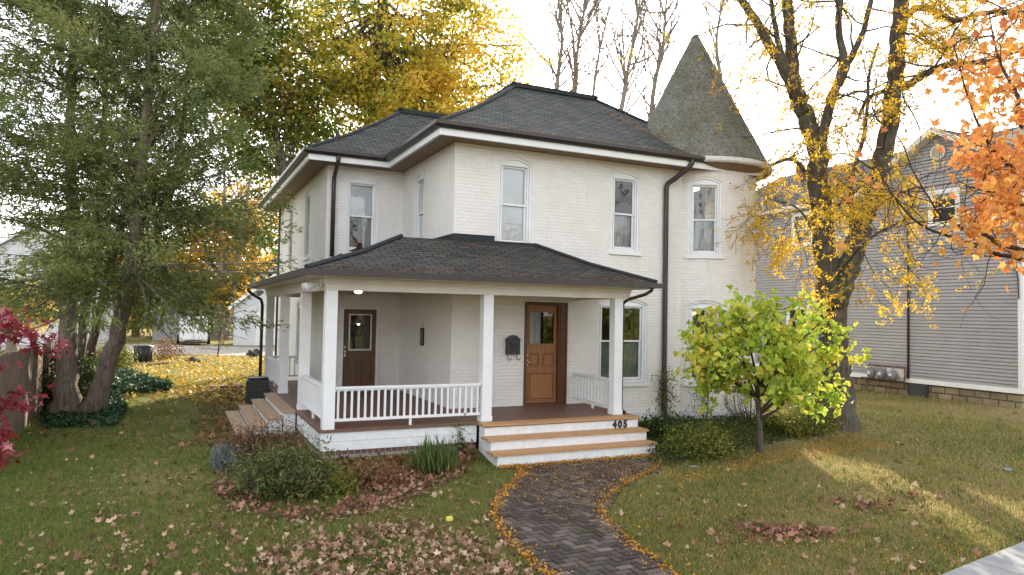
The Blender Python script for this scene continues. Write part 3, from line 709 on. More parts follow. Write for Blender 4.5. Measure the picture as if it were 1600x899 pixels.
# front steps
st = MB()
for i, (zt, b1) in enumerate(((.50, -.27), (.30, -.57), (.085, -.87))):
    bb = (-.02, -.27, -.57)[i]
    nxt = (.30, .085, -.35)[i]
    st.box(2.98, 6.36, b1, bb if i == 0 else bb - .001, nxt - (.0 if i < 2 else 0), zt - .045)
for i, b1 in enumerate((-.27, -.57, -.87)):
    top = (.455, .255, .04)[i]; z = top
    while z > -.35:
        z2 = max(z - .1, -.36); st.box(2.95, 2.98, b1, (-.0, -.27, -.57)[i], z2 + .004, z); st.box(6.36, 6.39, b1, (0, -.27, -.57)[i], z2 + .004, z); z = z2
    st.box(2.98, 6.36, b1 + .03, (0, -.27, -.57)[i] + .02, -.4, top - .01)
so = st.build('front_steps', M['skirt'], house)
for i, (zt, b1, b2) in enumerate(((.52, -.31, -.031), (.30, -.61, -.275), (.085, -.91, -.575))):
    t = MB(); t.box(2.90 - .02 * i, 6.42, b1, b2, zt - .045, zt); t.build('tread', M['tread'], so, bevel=.006)
def text3d(s, size, mat, parent, loc, rot, bold=.012, ext=.004):
    cu = bpy.data.curves.new('t', 'FONT'); cu.body = s; cu.size = size; cu.extrude = ext; cu.offset = bold; cu.space_character = 1.35
    o = bpy.data.objects.new('t', cu); COL.objects.link(o); dg = bpy.context.evaluated_depsgraph_get()
    me = bpy.data.meshes.new_from_object(o.evaluated_get(dg)); COL.objects.unlink(o); bpy.data.objects.remove(o)
    me.materials.clear(); me.materials.append(mat)
    r = bpy.data.objects.new('house_number', me); COL.objects.link(r); r.parent = parent; r.location = loc; r.rotation_euler = rot; return r
text3d('405', .19, M['black'], house, (5.77, -.278, .312), (R(90), 0, 0), .011)
# left side steps
st = MB(); trs = []
for i, (zt, a1) in enumerate(((.52, -.29), (.385, -.58), (.25, -.87), (.115, -1.16))):
    a2 = (-.031, -.29, -.58, -.87)[i]; nb = 2.6
    st.box(a1 + .03, a2, nb + .02, 5.93, -.3, zt - .05)
    t = MB(); t.box(a1, a2 - .002, nb - .02, 5.97, zt - .042, zt); trs.append(t)
so = st.build('side_steps', M['skirt'], house)
for t in trs: t.build('tread', M['greytread'], so, bevel=.006)
# posts
def post(a, b, w_=.2, split=False, zt=2.95):
    mb = MB()
    if split: mb.box(a, a + w_, b, b + .07, ZD, zt); mb.box(a, a + w_, b + .085, b + w_, ZD, zt)
    else: mb.box(a, a + w_, b, b + w_, ZD, zt); mb.box(a - .012, a + w_ + .012, b - .012, b + w_ + .012, ZD, ZD + .1)
    mb.build('porch_post', M['white'], house, bevel=.004)
post(.04, .04, split=True); post(3.02, .04); post(6.0, .04); post(.04, 2.68); post(.04, 5.75); post(.04, 8.8)
def railing(p, q, zr=1.245, n=24, foot=True, small=False):
    p, q = np.array(p, float), np.array(q, float); d = q - p; ln = np.linalg.norm(d); d /= ln; nn_ = np.array([-d[1], d[0]]); c_ = (p + q) / 2
    mb = MB()
    mb.obox((*c_, zr - .02), (*d, 0), (*nn_, 0), (0, 0, 1), ln / 2, .045, .022); mb.obox((*c_, zr - .055), (*d, 0), (*nn_, 0), (0, 0, 1), ln / 2, .022, .014)
    mb.obox((*c_, .665), (*d, 0), (*nn_, 0), (0, 0, 1), ln / 2, .028, .024)
    if foot: mb.obox((*c_, .58), (*d, 0), (*nn_, 0), (0, 0, 1), .022, .022, .062)
    ro = mb.build('porch_railing', M['white'], house, bevel=.003)
    first = None
    for k in range(n):
        t = p + d * ln * (k + .5) / n
        if first is None:
            m2 = MB(); m2.obox((0, 0, .938), (*d, 0), (*nn_, 0), (0, 0, 1), .018, .018, .248); first = m2.build('baluster', M['white'], ro); first.location = (t[0], t[1], 0)
        else:
            o = first.copy(); COL.objects.link(o); o.parent = ro; o.location = (t[0], t[1], 0)
railing((.25, .12), (3.01, .12), n=23); railing((.12, .25), (.12, 2.67), n=18); railing((.12, 5.96), (.12, 8.79), n=18)
railing((6.12, .25), (6.12, 1.88), n=12); railing((.25, 8.9), (HA - .01, 8.9), n=6, foot=False)
# beam, ceiling, roof of the porch
mb = MB(); mb.box(.02, 6.36, .02, .24, 2.94, 3.15); mb.box(.02, .24, .241, 9.05, 2.94, 3.15); mb.box(6.14, 6.36, .241, MBK - .01, 2.94, 3.15); mb.box(.25, HA, 8.83, 9.05, 2.94, 3.15)
mb.box(.0, 6.38, .0, .019, 3.06, 3.15); mb.box(.0, .019, .02, 9.06, 3.06, 3.15)
mb.build('porch_beam', M['cream'], house)
mb = MB(); mb.box(.245, 6.13, .245, MBK, 3.02, 3.05); mb.box(.245, HA, MBK, 8.8, 3.02, 3.05); mb.box(HA, MA, MBK, HB, 3.02, 3.05); mb.build('porch_ceiling', M['ceiling'], house)
E0, E1, EB = -.38, 6.75, 9.35
mb = MB()
mb.box(E0 + .03, E1 - .03, E0 + .03, -.001, 3.151, 3.175); mb.box(E1 - .37, E1 - .03, .0, MBK - .01, 3.151, 3.175); mb.box(E0 + .03, -.001, .0, EB - .03, 3.151, 3.175); mb.box(0, HA, 9.07, EB - .03, 3.151, 3.175)
mb.build('porch_soffit', M['cream'], house)
ps = [(-.03, 3.275), (0, 3.285), (1.2, 3.68), (1.45, 3.79), (2.28, 4.15)]
mb = MB(); K = .754; vv = 0
for (d0, z0), (d1, z1) in zip(ps, ps[1:]):
    s_ = math.hypot(d1 - d0, z1 - z0)
    FL = lambda d: (E0 + d, E0 + d); FR = lambda d: (E1 - K * d, E0 + d)
    mb.face([(*FL(d0), z0), (*FR(d0), z0), (*FR(d1), z1), (*FL(d1), z1)], [(FL(d0)[0], vv), (FR(d0)[0], vv), (FR(d1)[0], vv + s_), (FL(d1)[0], vv + s_)])
    mb.face([(E1 - K * d0, E0 + d0, z0), (E1 - K * d0, MBK, z0), (E1 - K * d1, MBK, z1), (E1 - K * d1, E0 + d1, z1)], [(E0 + d0, vv), (MBK, vv), (MBK, vv + s_), (E0 + d1, vv + s_)])
    mb.face([(E0 + d0, HB, z0), (E0 + d0, E0 + d0, z0), (E0 + d1, E0 + d1, z1), (E0 + d1, HB, z1)], [(-HB, vv), (-E0 - d0, vv), (-E0 - d1, vv + s_), (-HB, vv + s_)])
    if d1 < 1.46:
        mb.face([(E0 + d0, EB - d0, z0), (E0 + d0, HB, z0), (E0 + d1, HB, z1), (E0 + d1, EB - d1, z1)], [(-EB + d0, vv), (-HB, vv), (-HB, vv + s_), (-EB + d1, vv + s_)])
        mb.face([(HA, EB - d0, z0), (E0 + d0, EB - d0, z0), (E0 + d1, EB - d1, z1), (HA, EB - d1, z1)], [(HA, vv), (E0 + d0, vv), (E0 + d1, vv + s_), (HA, vv + s_)])
    vv += s_
mb.face([(1.9, 1.9, 4.15), (MA, 1.9, 4.15), (MA, HB, 4.17), (1.9, HB, 4.17)], [(1.9, 1.9), (MA, 1.9), (MA, HB), (1.9, HB)])
for b_ in (HB,): mb.face([(HA, HB, 3.0), (1.9, HB, 3.0), (1.9, HB, 4.15), (HA, HB, 3.79)])
pr = mb.build('porch_roof', M['porchshingle'], house)
mb = MB()
mb.tube([(E0, E0, 3.3), (.82, .82, 3.7), (1.9, 1.9, 4.165)], .05, 6); mb.build('ridge_cap', M['ridge'], pr); mb = MB(); mb.tube([(E1, E0, 3.3), (E1 - K * 1.2, .82, 3.7), (E1 - K * 2.28, 1.9, 4.165)], .05, 6); mb.build('ridge_cap', M['ridge'], pr); mb = MB()
mb.box(MA + .002, 4.02, MBK - .03, MBK - .002, 4.1, 4.30); mb.box(4.02, 5.0, MBK - .03, MBK - .002, 4.0, 4.19); mb.box(MA - .035, MA - .002, MBK - .03, 3.9, 4.1, 4.29); mb.build('flashing', M['ridge'], pr); mb = MB()
mb.obox(((HA + 1.9) / 2, HB - .015, 3.97), (.918, 0, .396), (0, 1, 0), (-.396, 0, .918), .46, .012, .07)
mb.box(1.85, MA, HB - .03, HB - .002, 4.1, 4.22)
mb.build('flashing', M['ridge'], pr)
mb = MB()
G = lambda x0, x1, y0, y1: mb.box(x0, x1, y0, y1, 3.17, 3.272)
G(E0 - .1, E1 + .1, E0 - .1, E0 + .0); G(E0 - .1, E0, E0 + .001, EB + .1); G(E1, E1 + .1, E0 + .001, MBK); G(E0, HA, EB, EB + .1)
mb.build('gutter', M['gutter'], house, bevel=.02)
spout([(E0 - .05, EB + .02, 3.2), (E0 - .05, EB + .0, 3.1), (E0 + .05, EB - .1, 3.0), (-.10, 9.08, 2.85), (-.07, 9.0, 2.7), (-.07, 9.0, 1.4), (-.07, 9.0, .3)], .045, mat=M['black'])
spout([(6.62, E0 - .02, 3.2), (6.62, E0 - .0, 3.12), (6.55, E0 + .12, 3.04), (6.33, 0.05, 2.93), (6.27, .14, 2.85), (6.26, .15, 2.7), (6.26, .15, .62), (6.33, .1, .53)], .035, mat=M['gutter'])
# porch ceiling light
mb = MB(); mb.lathe((1.05, 2.0, 2.935), [(0, 0), (.06, .012), (.08, .045), (.075, .085), (0, .085)], 20); mb.build('porch_light', M['glow'], house, True)
# corner flood light on the beam
mb = MB(); mb.box(-.03, .0, .22, .38, 3.0, 3.14); mb.tube([(-.03, .3, 3.07), (-.10, .3, 3.05)], .02)
for s in (-.07, .09): mb.tube([(-.10, .3 + s, 3.06), (-.16, .3 + s * 1.4, 3.03), (-.26, .3 + s * 1.8, 2.99), (-.30, .3 + s * 1.9, 2.98)], [.03, .045, .075, .08], 12)
mb.tube([(-.10, .2, 3.06), (-.10, .4, 3.06)], .025); mb.build('flood_light', M['white'], house, True)
mb = MB(); mb.tube([(-.10, 8.6, 3.06), (-.2, 8.55, 3.02), (-.26, 8.5, 3.0)], [.03, .07, .08], 12); mb.build('flood_light', M['white'], house, True)

def hthing(name, label, cat, a, b, z, group=None): return empty(name, wab(a, b, z), YAW, label, cat, group)
mbx = hthing('wall_mailbox', 'black cast metal mailbox on the white brick between porch post and front door', 'mailbox', 4.5, 1.9, 1.68)
m = MB(); n_ = 12; W_, Hh, D = .155, .42, .11
m.box(-W_, W_, -D - .01, -.01, 0, .34)
pr_ = [(-W_ + 2 * W_ * k / n_, .34 + .09 * math.sin(math.pi * k / n_)) for k in range(n_ + 1)]
for (x0, z0), (x1, z1) in zip(pr_, pr_[1:]):
    m.face([(x0, -D - .03, z0), (x1, -D - .03, z1), (x1, -.01, z1), (x0, -.01, z0)]); m.face([(x0, -D - .03, .33), (x1, -D - .03, .33), (x1, -D - .03, z1), (x0, -D - .03, z0)])
m.build('box', M['black'], mbx)
m = MB(); m.box(-W_ - .015, W_ + .015, -D - .035, -.012, .325, .345); m.box(-.09, .09, -D - .02, -D - .008, .08, .27); m.box(-.03, .03, -D - .03, -D - .02, .12, .22); m.build('lid', M['plastic'], mbx, bevel=.004)
for s in (-.11, .11):
    m = MB(); m.tube([(s, -.04, 0), (s, -.05, -.08), (s + .01, -.07, -.12), (s + .03, -.1, -.13), (s + .045, -.12, -.10), (s + .045, -.13, -.07)], .009, 6); m.build('hook', M['black'], mbx)
plq = empty('wall_plaque', wab(3.06, 3.85, 1.78), YAW, 'small dark framed plaque hanging in the porch recess', 'plaque')
m = MB(); m.box(-.03, -.004, -.12, .12, 0, .42); m.build('board', M['black'], plq, bevel=.004)
m = MB(); m.box(-.036, -.031, -.07, .07, .08, .34); m.build('picture', simple('grey print', (.16, .15, .14), .5, .3, .8, 14), plq)
m = MB(); m.tube([(-.01, -.1, .42), (-.01, 0, .58), (-.01, .1, .42)], .004, 5); m.build('string', M['chrome'], plq)
# air conditioner beside the porch
acp = gp(402, 634); ac = empty('air_conditioner', acp, .3, 'dark grey air conditioner unit beside the far end of the porch', 'air conditioner')
m = MB(); m.box(-.38, .38, -.38, .38, .05, .72); m.build('casing', simple('dark grey casing', (.035, .045, .045), .5, .4), ac, bevel=.03)
m = MB()
for k in range(17):
    z = .1 + .035 * k; m.box(-.392, .392, -.392, -.385, z, z + .016); m.box(-.392, -.385, -.385, .392, z, z + .016)
m.build('grille', M['plastic'], ac)
m = MB(); m.lathe((0, 0, .73), [(.36, 0), (.36, .05), (.33, .06), (.08, .07), (0, .07)], 28); m.box(-.36, .36, -.01, .01, .75, .8); m.build('fan_guard', M['black'], ac)
m = MB(); m.box(-.45, .45, -.45, .45, -.03, .05); m.build('pad', M['stone'], ac); ac.scale = (.72, .72, .95)
bd = gp(372, 606); bo = tag(MB(), None) if 0 else None
m = MB(); m.obox((0, 0, .05), (.95, .3, 0), (-.3, .95, 0), (0, 0, 1), .85, .16, .03); o = m.build('plank', M['rust']); o.location = bd; tag(o, 'dark board lying in the leaves beside the air conditioner', 'board')
m = MB(); pA, pB = gp(405, 650) + np.array([0, 0, .12]), gp(428, 612) + np.array([0, 0, .5]); m.tube([pA - pA, (pB - pA) * .5, pB - pA], .045, 8); o = m.build('drain_pipe', M['black']); o.location = pA; tag(o, 'black drain pipe leaning from ground to the porch side', 'pipe')
#@@NEIGH

# ------------------------------------------------------------------ grey neighbour house (own frame: x = along the street axis away, y = back)
NA, NB = 20.55, .2
nb = empty('neighbor_house', wab(NA, NB), YAW, 'grey sided neighbouring house with a cross gable and stone block foundation', 'house')
def clap(mb, uf, z0, z1, step=.112, lap=.018, mp=None):
    """clapboards: uf(z) -> list of (u0,u1) spans"""
    z = z0
    while z < z1 - 1e-6:
        zt = min(z + step, z1)
        for (a, b), (a2, b2) in zip(uf(z), uf(zt)):
            zg = zt - step * .26
            mb.face([mp(a, z, lap), mp(b, z, lap), mp(b2, zg, lap * .35), mp(a2, zg, lap * .35)])
            mb.face([mp(a2, zg, lap * .35), mp(b2, zg, lap * .35), mp(b2, zg, -.03), mp(a2, zg, -.03)])
            mb.face([mp(a2, zg, -.03), mp(b2, zg, -.03), mp(b2, zt, -.03), mp(a2, zt, -.03)])
            mb.face([mp(a, z, -.03), mp(b, z, -.03), mp(b, z, lap), mp(a, z, lap)])
        z = zt
side = lambda u, z, d: (-d, u, z)          # long wall faces the white house
mb = MB()
GZ, GP = 7.42, 8.95
def span_main(z): return [(0, 13.8)]
clap(mb, span_main, .62, 7.15, mp=side)
def span_gable(z):
    if z <= GZ: return [(0, 5.1)]
    h = 2.55 * (GP - z) / (GP - GZ); return [(2.55 - max(h, 0), 2.55 + max(h, 0))]
clap(mb, span_gable, 7.15, GP, mp=side)
frontw = lambda u, z, d: (u, -d, z)
def span_front(z): return [(0, 9.5)]
clap(mb, span_front, .62, 7.15, mp=frontw)
def span_f2(z):
    h = 4.75 * (9.6 - z) / (9.6 - 7.15); return [(4.75 - h, 4.75 + h)]
clap(mb, span_f2, 7.15, 9.6, mp=frontw)
mb.face([(9.5, 0, .4), (9.5, 13.8, .4), (9.5, 13.8, 7.2), (9.5, 0, 7.2)]); mb.face([(0, 13.8, .4), (9.5, 13.8, .4), (9.5, 13.8, 7.2), (0, 13.8, 7.2)])
def siding_mat():
    m, n, out = newmat('grey siding weathered')
    t = noise(n, .8, 6, rough=.7); rp = ramp(n, [(.3, (.305, .30, .315)), (.7, (.37, .365, .38))]); n.links.new(t.outputs[0], rp.inputs[0])
    c = n.nodes.new('ShaderNodeTexCoord'); mp_ = n.nodes.new('ShaderNodeMapping'); mp_.inputs['Scale'].default_value = (1, .7, 6); n.links.new(c.outputs['Object'], mp_.inputs[0])
    t2 = noise(n, 2.2, 5, vec=mp_.outputs[0], rough=.7); r2 = ramp(n, [(.62, (0, 0, 0)), (.75, (.4, .4, .4))]); n.links.new(t2.outputs[0], r2.inputs[0])
    col = mixc(n, rp.outputs[0], (.17, .17, .12, 1), r2.outputs[0]); bsdf(n, out, col, .6, .3); return m
mb.build('wall', siding_mat(), nb)
mb = MB(); mbox(mb, side, 0, 13.8, .47, .62, 0, .03); mbox(mb, frontw, 0, 9.5, .47, .62, 0, .03); mbox(mb, side, -.02, .1, .62, 7.42, 0, .035); mbox(mb, frontw, 0, .1, .62, 7.2, 0, .035); mb.build('corner_trim', M['white'], nb)
mb = MB(); 
def fbox(mb, x0, x1, y0, y1, z0, z1): mb.box(x0, x1, y0, y1, z0, z1)
fbox(mb, .05, 9.4, .05, 13.7, -.5, .47); mb.build('foundation', M['yellowstone'], nb)
mb = MB()
q = [(-.35, 5.1, 7.15), (-.35, 14.1, 7.15), (4.75, 14.1, 9.75), (4.75, 2.55, 9.75)]
mb.face(q, [(0, 0), (9, 0), (9, 5.7), (0, 5.7)])
mb.face([(-.35, 14.1, 7.15), (9.85, 14.1, 7.15), (4.75, 14.1, 9.75)])
mb.face([(9.85, -.3, 7.15), (4.75, -.3, 9.75), (4.75, 14.1, 9.75), (9.85, 14.1, 7.15)], [(0, 0), (0, 5.7), (14, 5.7), (14, 0)])
for s in (-1, 1):   # cross gable slopes
    e = 2.55 + s * 2.95; zE = GZ - .18
    mb.face([(-.38, e, zE), (-.38, 2.55, GP + .08), (4.6, 2.55, GP + .08), (4.6, e, zE)], [(0, 0), (0, 3.3), (5, 3.3), (5, 0)])
mb.face([(.6, -.3, 7.62), (4.75, -.3, 9.75), (4.75, 3, 9.75), (.6, 3, 7.62)], [(0, 0), (5.7, 0), (5.7, 3), (0, 3)])
mb.build('roof', M['greyroof'], nb)
mb = MB()
for s in (-1, 1):
    p, q = np.array((-.30, 2.55 + s * 2.95, GZ - .29)), np.array((-.30, 2.55, GP - .02)); c_ = (p + q) / 2; d = q - p; ln = np.linalg.norm(d); d /= ln
    mb.obox(c_ + np.array((0, 0, .02)), (1, 0, 0), d, np.cross((1, 0, 0), d), .10 + .002 * s, ln / 2, .08)
    mb.obox(c_ + np.array((.15, 0, -.05)), (1, 0, 0), d, np.cross((1, 0, 0), d), .17, ln / 2 - .1, .015)
mb.box(-.37, -.30, 5.5, 14.1, 7.0, 7.17); mb.box(-.30, 0, 5.5, 14.1, 7.0, 7.02)
mb.build('fascia', M['cream'], nb)
mb = MB(); mb.lathe((0, 0, 0), [(0, 0), (.26, 0), (.26, .05), (.20, .05), (.2, .02)], 24)
vo = mb.build('round_vent', M['cream'], nb); vo.rotation_euler = (0, R(-90), 0); vo.location = (-.02, 2.55, 8.22)
mb = MB()
for k in range(7):
    z = 8.06 + k * .05; h = math.sqrt(max(.2 ** 2 - (z - 8.21) ** 2, .001)); mb.obox((-.055, 2.55, z), (0, 1, 0), (.8, 0, -.6), (.6, 0, .8), h, .02, .004)
mb.build('louvre', M['cream'], vo).matrix_parent_inverse = (Matrix.Translation((-.02, 2.55, 8.22)) @ Matrix.Rotation(R(-90), 4, 'Y')).inverted()
def nwin(u0, u1, z0, z1):
    f = MB()
    for q in ((u0 - .12, u0, z0 - .1, z1 + .12), (u1, u1 + .12, z0 - .1, z1 + .12), (u0, u1, z1, z1 + .12), (u0, u1, z0 - .1, z0)): mbox(f, side, *q, 0, .05)
    fo = f.build('window', M['white'], nb)
    s = MB(); zm = (z0 + z1) / 2
    for q in ((u0, u0 + .04, z0, z1), (u1 - .04, u1, z0, z1), (u0 + .04, u1 - .04, zm - .02, zm + .02), (u0 + .04, u1 - .04, z0, z0 + .04), (u0 + .04, u1 - .04, z1 - .04, z1)): mbox(s, side, *q, .018, .035)
    s.build('sash', M['white'], fo)
    p = MB(); mbox(p, side, u0 + .04, u1 - .04, z0 + .04, z1 - .04, .0175, .024); p.build('pane', simple('dark window glass', (.03, .035, .04), .06, .9, .2, 1, bmp=0), fo)
nwin(2.15 - .2, 2.98 - .2, 5.85, 6.85); nwin(7.75, 8.65, 5.62, 6.8); nwin(8.0, 8.9, 2.0, 3.0)
mb = MB(); mb.tube([(-.05, 3.62, .6), (-.05, 3.62, 7.3)], .035, 8); mb.build('downspout', M['spout'], nb, True)
mb = MB(); mb.tube([(-.06, .2, 7.2), (-.07, .18, 4.6), (-.06, .07, 3.9), (-.06, .06, 3.3)], .02, 6); mb.build('service_cable', M['black'], nb)
mb = MB(); mb.box(-.05, .04, 2.95, 3.65, -.1, .46); mb.box(-.075, -.051, 2.98, 3.02, -.1, .46); mb.box(-.075, -.051, 3.58, 3.62, -.1, .46)
mb.build('vent_hatch', simple('dark hatch', (.05, .05, .055), .8), nb)
mb = MB(); mb.box(3.2, 3.5, 11.3, 11.6, 8.0, 9.75); mb.build('chimney', brick_wall('old red brick', (.2, .07, .05), (.13, .05, .04), (.2, .17, .15), .2, .07), nb)
gm_ = empty('gas_meter_bank', wab(NA - .12, NB + 4.0, 0), YAW, 'row of three grey gas meters with pipes on the grey wall', 'gas meters')
for k in range(3):
    m = MB(); y0 = .05 + k * .42
    m.lathe((-.14, y0, .52), [(0, 0), (.10, .01), (.135, .06), (.14, .2), (.12, .28), (.06, .33), (0, .34)], 16); m.tube([(-.14, y0, .84), (-.14, y0, .93), (-.07, y0 + .02, .97), (0, y0 + .02, .98)], .022, 8)
    mo = m.build('meter', M['meter'], gm_, True)
    m = MB(); m.box(-.285, -.27, y0 - .055, y0 + .055, .66, .76); m.build('dial', M['cream'], mo, bevel=.01)
m = MB(); m.tube([(-.02, -.35, .99), (-.02, 1.1, .99)], .022, 8); m.tube([(-.1, -.35, .5), (-.1, 1.35, .5)], .028, 8); m.tube([(-.1, 1.15, .5), (-.1, 1.15, -.1)], .025, 8); m.tube([(-.06, .7, .3), (-.06, -.3, .28), (-.06, -.32, .6)], .022, 8); m.tube([(-.02, -.3, .99), (-.02, -.32, .5)], .022, 8); m.build('pipe', M['rust'], gm_, True)
m = MB(); m.box(.02, .09, -.3, .4, .62, .92); m.build('back_box', M['cream'], gm_)

# ------------------------------------------------------------------ fence, left
fp0 = np.array([-7.95, 10.4]); fd = np.array([-SY, CY]); fn = np.array([CY, SY])
fw = wood('weathered fence wood', (.11, .075, .055), (.22, .165, .125), .85, 2, 3, 10)
fence = empty('wooden_fence', (fp0[0], fp0[1], float(gz(*fp0))), YAW + math.pi / 2, 'weathered brown board fence left of the cedars', 'fence')
random.seed(8); nbrd = 58
b0 = None
for k in range(nbrd):
    x = .155 * k; h = 1.66 + random.uniform(-.025, .02); m = MB()
    m.box(x, x + .142, -.012, .012, .03, h) if k % 1 == 0 else None
    o = m.build('fence_board', fw, fence); o.rotation_euler = (random.uniform(-.012, .012), 0, 0)
for k in range(4):
    m = MB(); x = .01 + k * 2.3; m.box(x, x + .1, .052, .15, -.1, 1.6); m.build('post', fw, fence)
for z in (.35, 1.4):
    m = MB(); m.box(0, .155 * nbrd, .013, .05, z, z + .09); m.build('rail', fw, fence)

# ------------------------------------------------------------------ back yard things
def at(x, y): return gp(x, y)
tp = at(302, 540); tr = empty('cargo_trailer', tp, math.atan2(-tp[0], tp[1]), 'white enclosed cargo trailer parked across the gravel lane', 'trailer')
m = MB(); W_, H_ = .86, 1.88
prf = [(-W_, .3), (W_, .3), (W_, H_ - .12), (W_ - .12, H_), (.2, H_ + .03), (0, H_ + .14), (-.2, H_ + .03), (-W_ + .12, H_), (-W_, H_ - .12)]
for (x0, z0), (x1, z1) in zip(prf, prf[1:] + prf[:1]): m.face([(x0, 0, z0), (x1, 0, z1), (x1, 3.6, z1), (x0, 3.6, z0)])
m.face([(x, 0, z) for x, z in prf]); m.face([(x, 3.6, z) for x, z in prf][::-1]); m.build('body', M['white'], tr)
m = MB(); m.box(-W_ + .03, W_ - .03, -.012, -.002, .84, .86); m.box(-.02, .02, -.02, -.002, .3, .84); m.box(-W_, W_, -.03, -.002, .28, .4); m.build('trim', M['chrome'], tr)
for s in (-1, 1):
    m = MB(); m.tube([(s * (W_ + .02), 2, .32), (s * (W_ + .2), 2, .32)], .32, 18); wo_ = m.build('wheel', M['plastic'], tr)
    m = MB(); m.tube([(s * (W_ + .2), 2, .32), (s * (W_ + .21), 2, .32)], .18, 14); m.build('rim', M['chrome'], wo_)
m = MB(); m.tube([(-.5, 0, .3), (0, -1.1, .38)], .04); m.tube([(.5, 0, .3), (0, -1.1, .38)], .04); m.tube([(0, -1.05, .38), (0, -1.05, .02)], .03); m.box(-W_, W_, -.1, .0, .16, .26); m.build('tongue', M['black'], tr)

# garage and house behind
def gable_house(name, label, cx, Y, w_, h, dpt, peak, rot, z0=.0, wallm=None, wins=(), doors=(), gap=.12):
    c_ = px(cx, 480, Y); e = empty(name, (c_[0], c_[1], float(gz(c_[0], c_[1]))), rot, label, 'garage' if name == 'garage' else 'house')
    m = MB(); fr_ = lambda u, z, d: (u, -d, z)
    def sp(z):
        if z <= h: return [(0, w_)]
        k = (w_ / 2) * (peak - z) / (peak - h); return [(w_ / 2 - k, w_ / 2 + k)]
    clap(m, lambda z: [(0, w_)], z0, h, gap, .02, fr_); clap(m, sp, h, peak, gap, .02, fr_)
    clap(m, lambda z: [(0, dpt)], z0, h, gap, .02, lambda u, z, d: (-d, u, z)); clap(m, lambda z: [(0, dpt)], z0, h, gap, .02, lambda u, z, d: (w_ + d, u, z))
    m.face([(0, dpt, z0), (w_, dpt, z0), (w_, dpt, h), (w_ / 2, dpt, peak), (0, dpt, h)])
    m.build('wall', wallm or M['whitesiding'], e)
    m = MB(); o = .3; k = (peak - h) / (w_ / 2)
    for s in (0, 1):
        x0 = -o if s == 0 else w_ + o
        P = [(x0, -o, h - k * o), (x0, dpt + o, h - k * o), (w_ / 2, dpt + o, peak), (w_ / 2, -o, peak)]
        Q = [(x, y, z + .12) for x, y, z in P]
        m.face(P); m.face(Q, [(0, 0), (dpt, 0), (dpt, w_ / 1.8), (0, w_ / 1.8)])
        for i in range(4): m.face([P[i], P[(i + 1) % 4], Q[(i + 1) % 4], Q[i]])
    m.build('roof', M['greyroof'], e)
    m = MB()
    for s in (0, 1):
        x0 = -o if s == 0 else w_ + o; p, q = np.array((x0, -o - .012, h - k * o + .02)), np.array((w_ / 2, -o - .012, peak + .02)); d = q - p; ln = np.linalg.norm(d); d /= ln
        m.obox((p + q) / 2, d, (0, 1, 0), np.cross(d, (0, 1, 0)), ln / 2, .01, .1)
    m.build('fascia', M['white'], e)
    for (u0, u1, za, zb) in wins:
        f = MB()
        for q in ((u0 - .1, u0, za - .1, zb + .1), (u1, u1 + .1, za - .1, zb + .1), (u0, u1, zb, zb + .1), (u0, u1, za - .1, za), (u0, u1, (za + zb) / 2 - .03, (za + zb) / 2 + .03)): mbox(f, fr_, *q, .0, .05)
        fo = f.build('window', M['white'], e); p = MB(); mbox(p, fr_, u0, u1, za, zb, .0, .025); p.build('pane', simple('far glass', (.03, .035, .045), .08, .8, .2, 1, bmp=0), fo)
    for (u0, u1, za, zb) in doors:
        f = MB(); mbox(f, fr_, u0 - .1, u0, za, zb + .1, 0, .05); mbox(f, fr_, u1, u1 + .1, za, zb + .1, 0, .05); mbox(f, fr_, u0, u1, zb, zb + .1, 0, .05)
        for q in range(4): mbox(f, fr_, u0, u1, za + (zb - za) * q / 4 + .01, za + (zb - za) * (q + 1) / 4 - .01, .0, .03)
        f.build('garage_door', M['white'], e)
    return e
gable_house('garage', 'small white sided garage behind the back yard', 366, 49, 5.6, 2.75, 6, 4.9, .10, doors=[(1.6, 4.4, .02, 2.25)])
gable_house('distant_house', 'pale grey gabled house rising behind the white garage', 366, 74, 8, 5.2, 9, 8.6, .15, wallm=simple('pale grey siding', (.42, .44, .48), .6), wins=[(3.2, 4.2, 5.0, 6.2)])
gable_house('distant_house', 'white gabled house with a small window at the far left edge', -45, 44, 6.4, 5.4, 8, 7.4, .25, wins=[(2.45, 2.9, 4.35, 5.25)])
gable_house('shed', 'pale grey shed half hidden beside the cargo trailer', 240, 54, 2.4, 2.2, 3, 2.9, .2, wallm=simple('grey shed', (.4, .43, .46), .7))['category'] = 'shed'
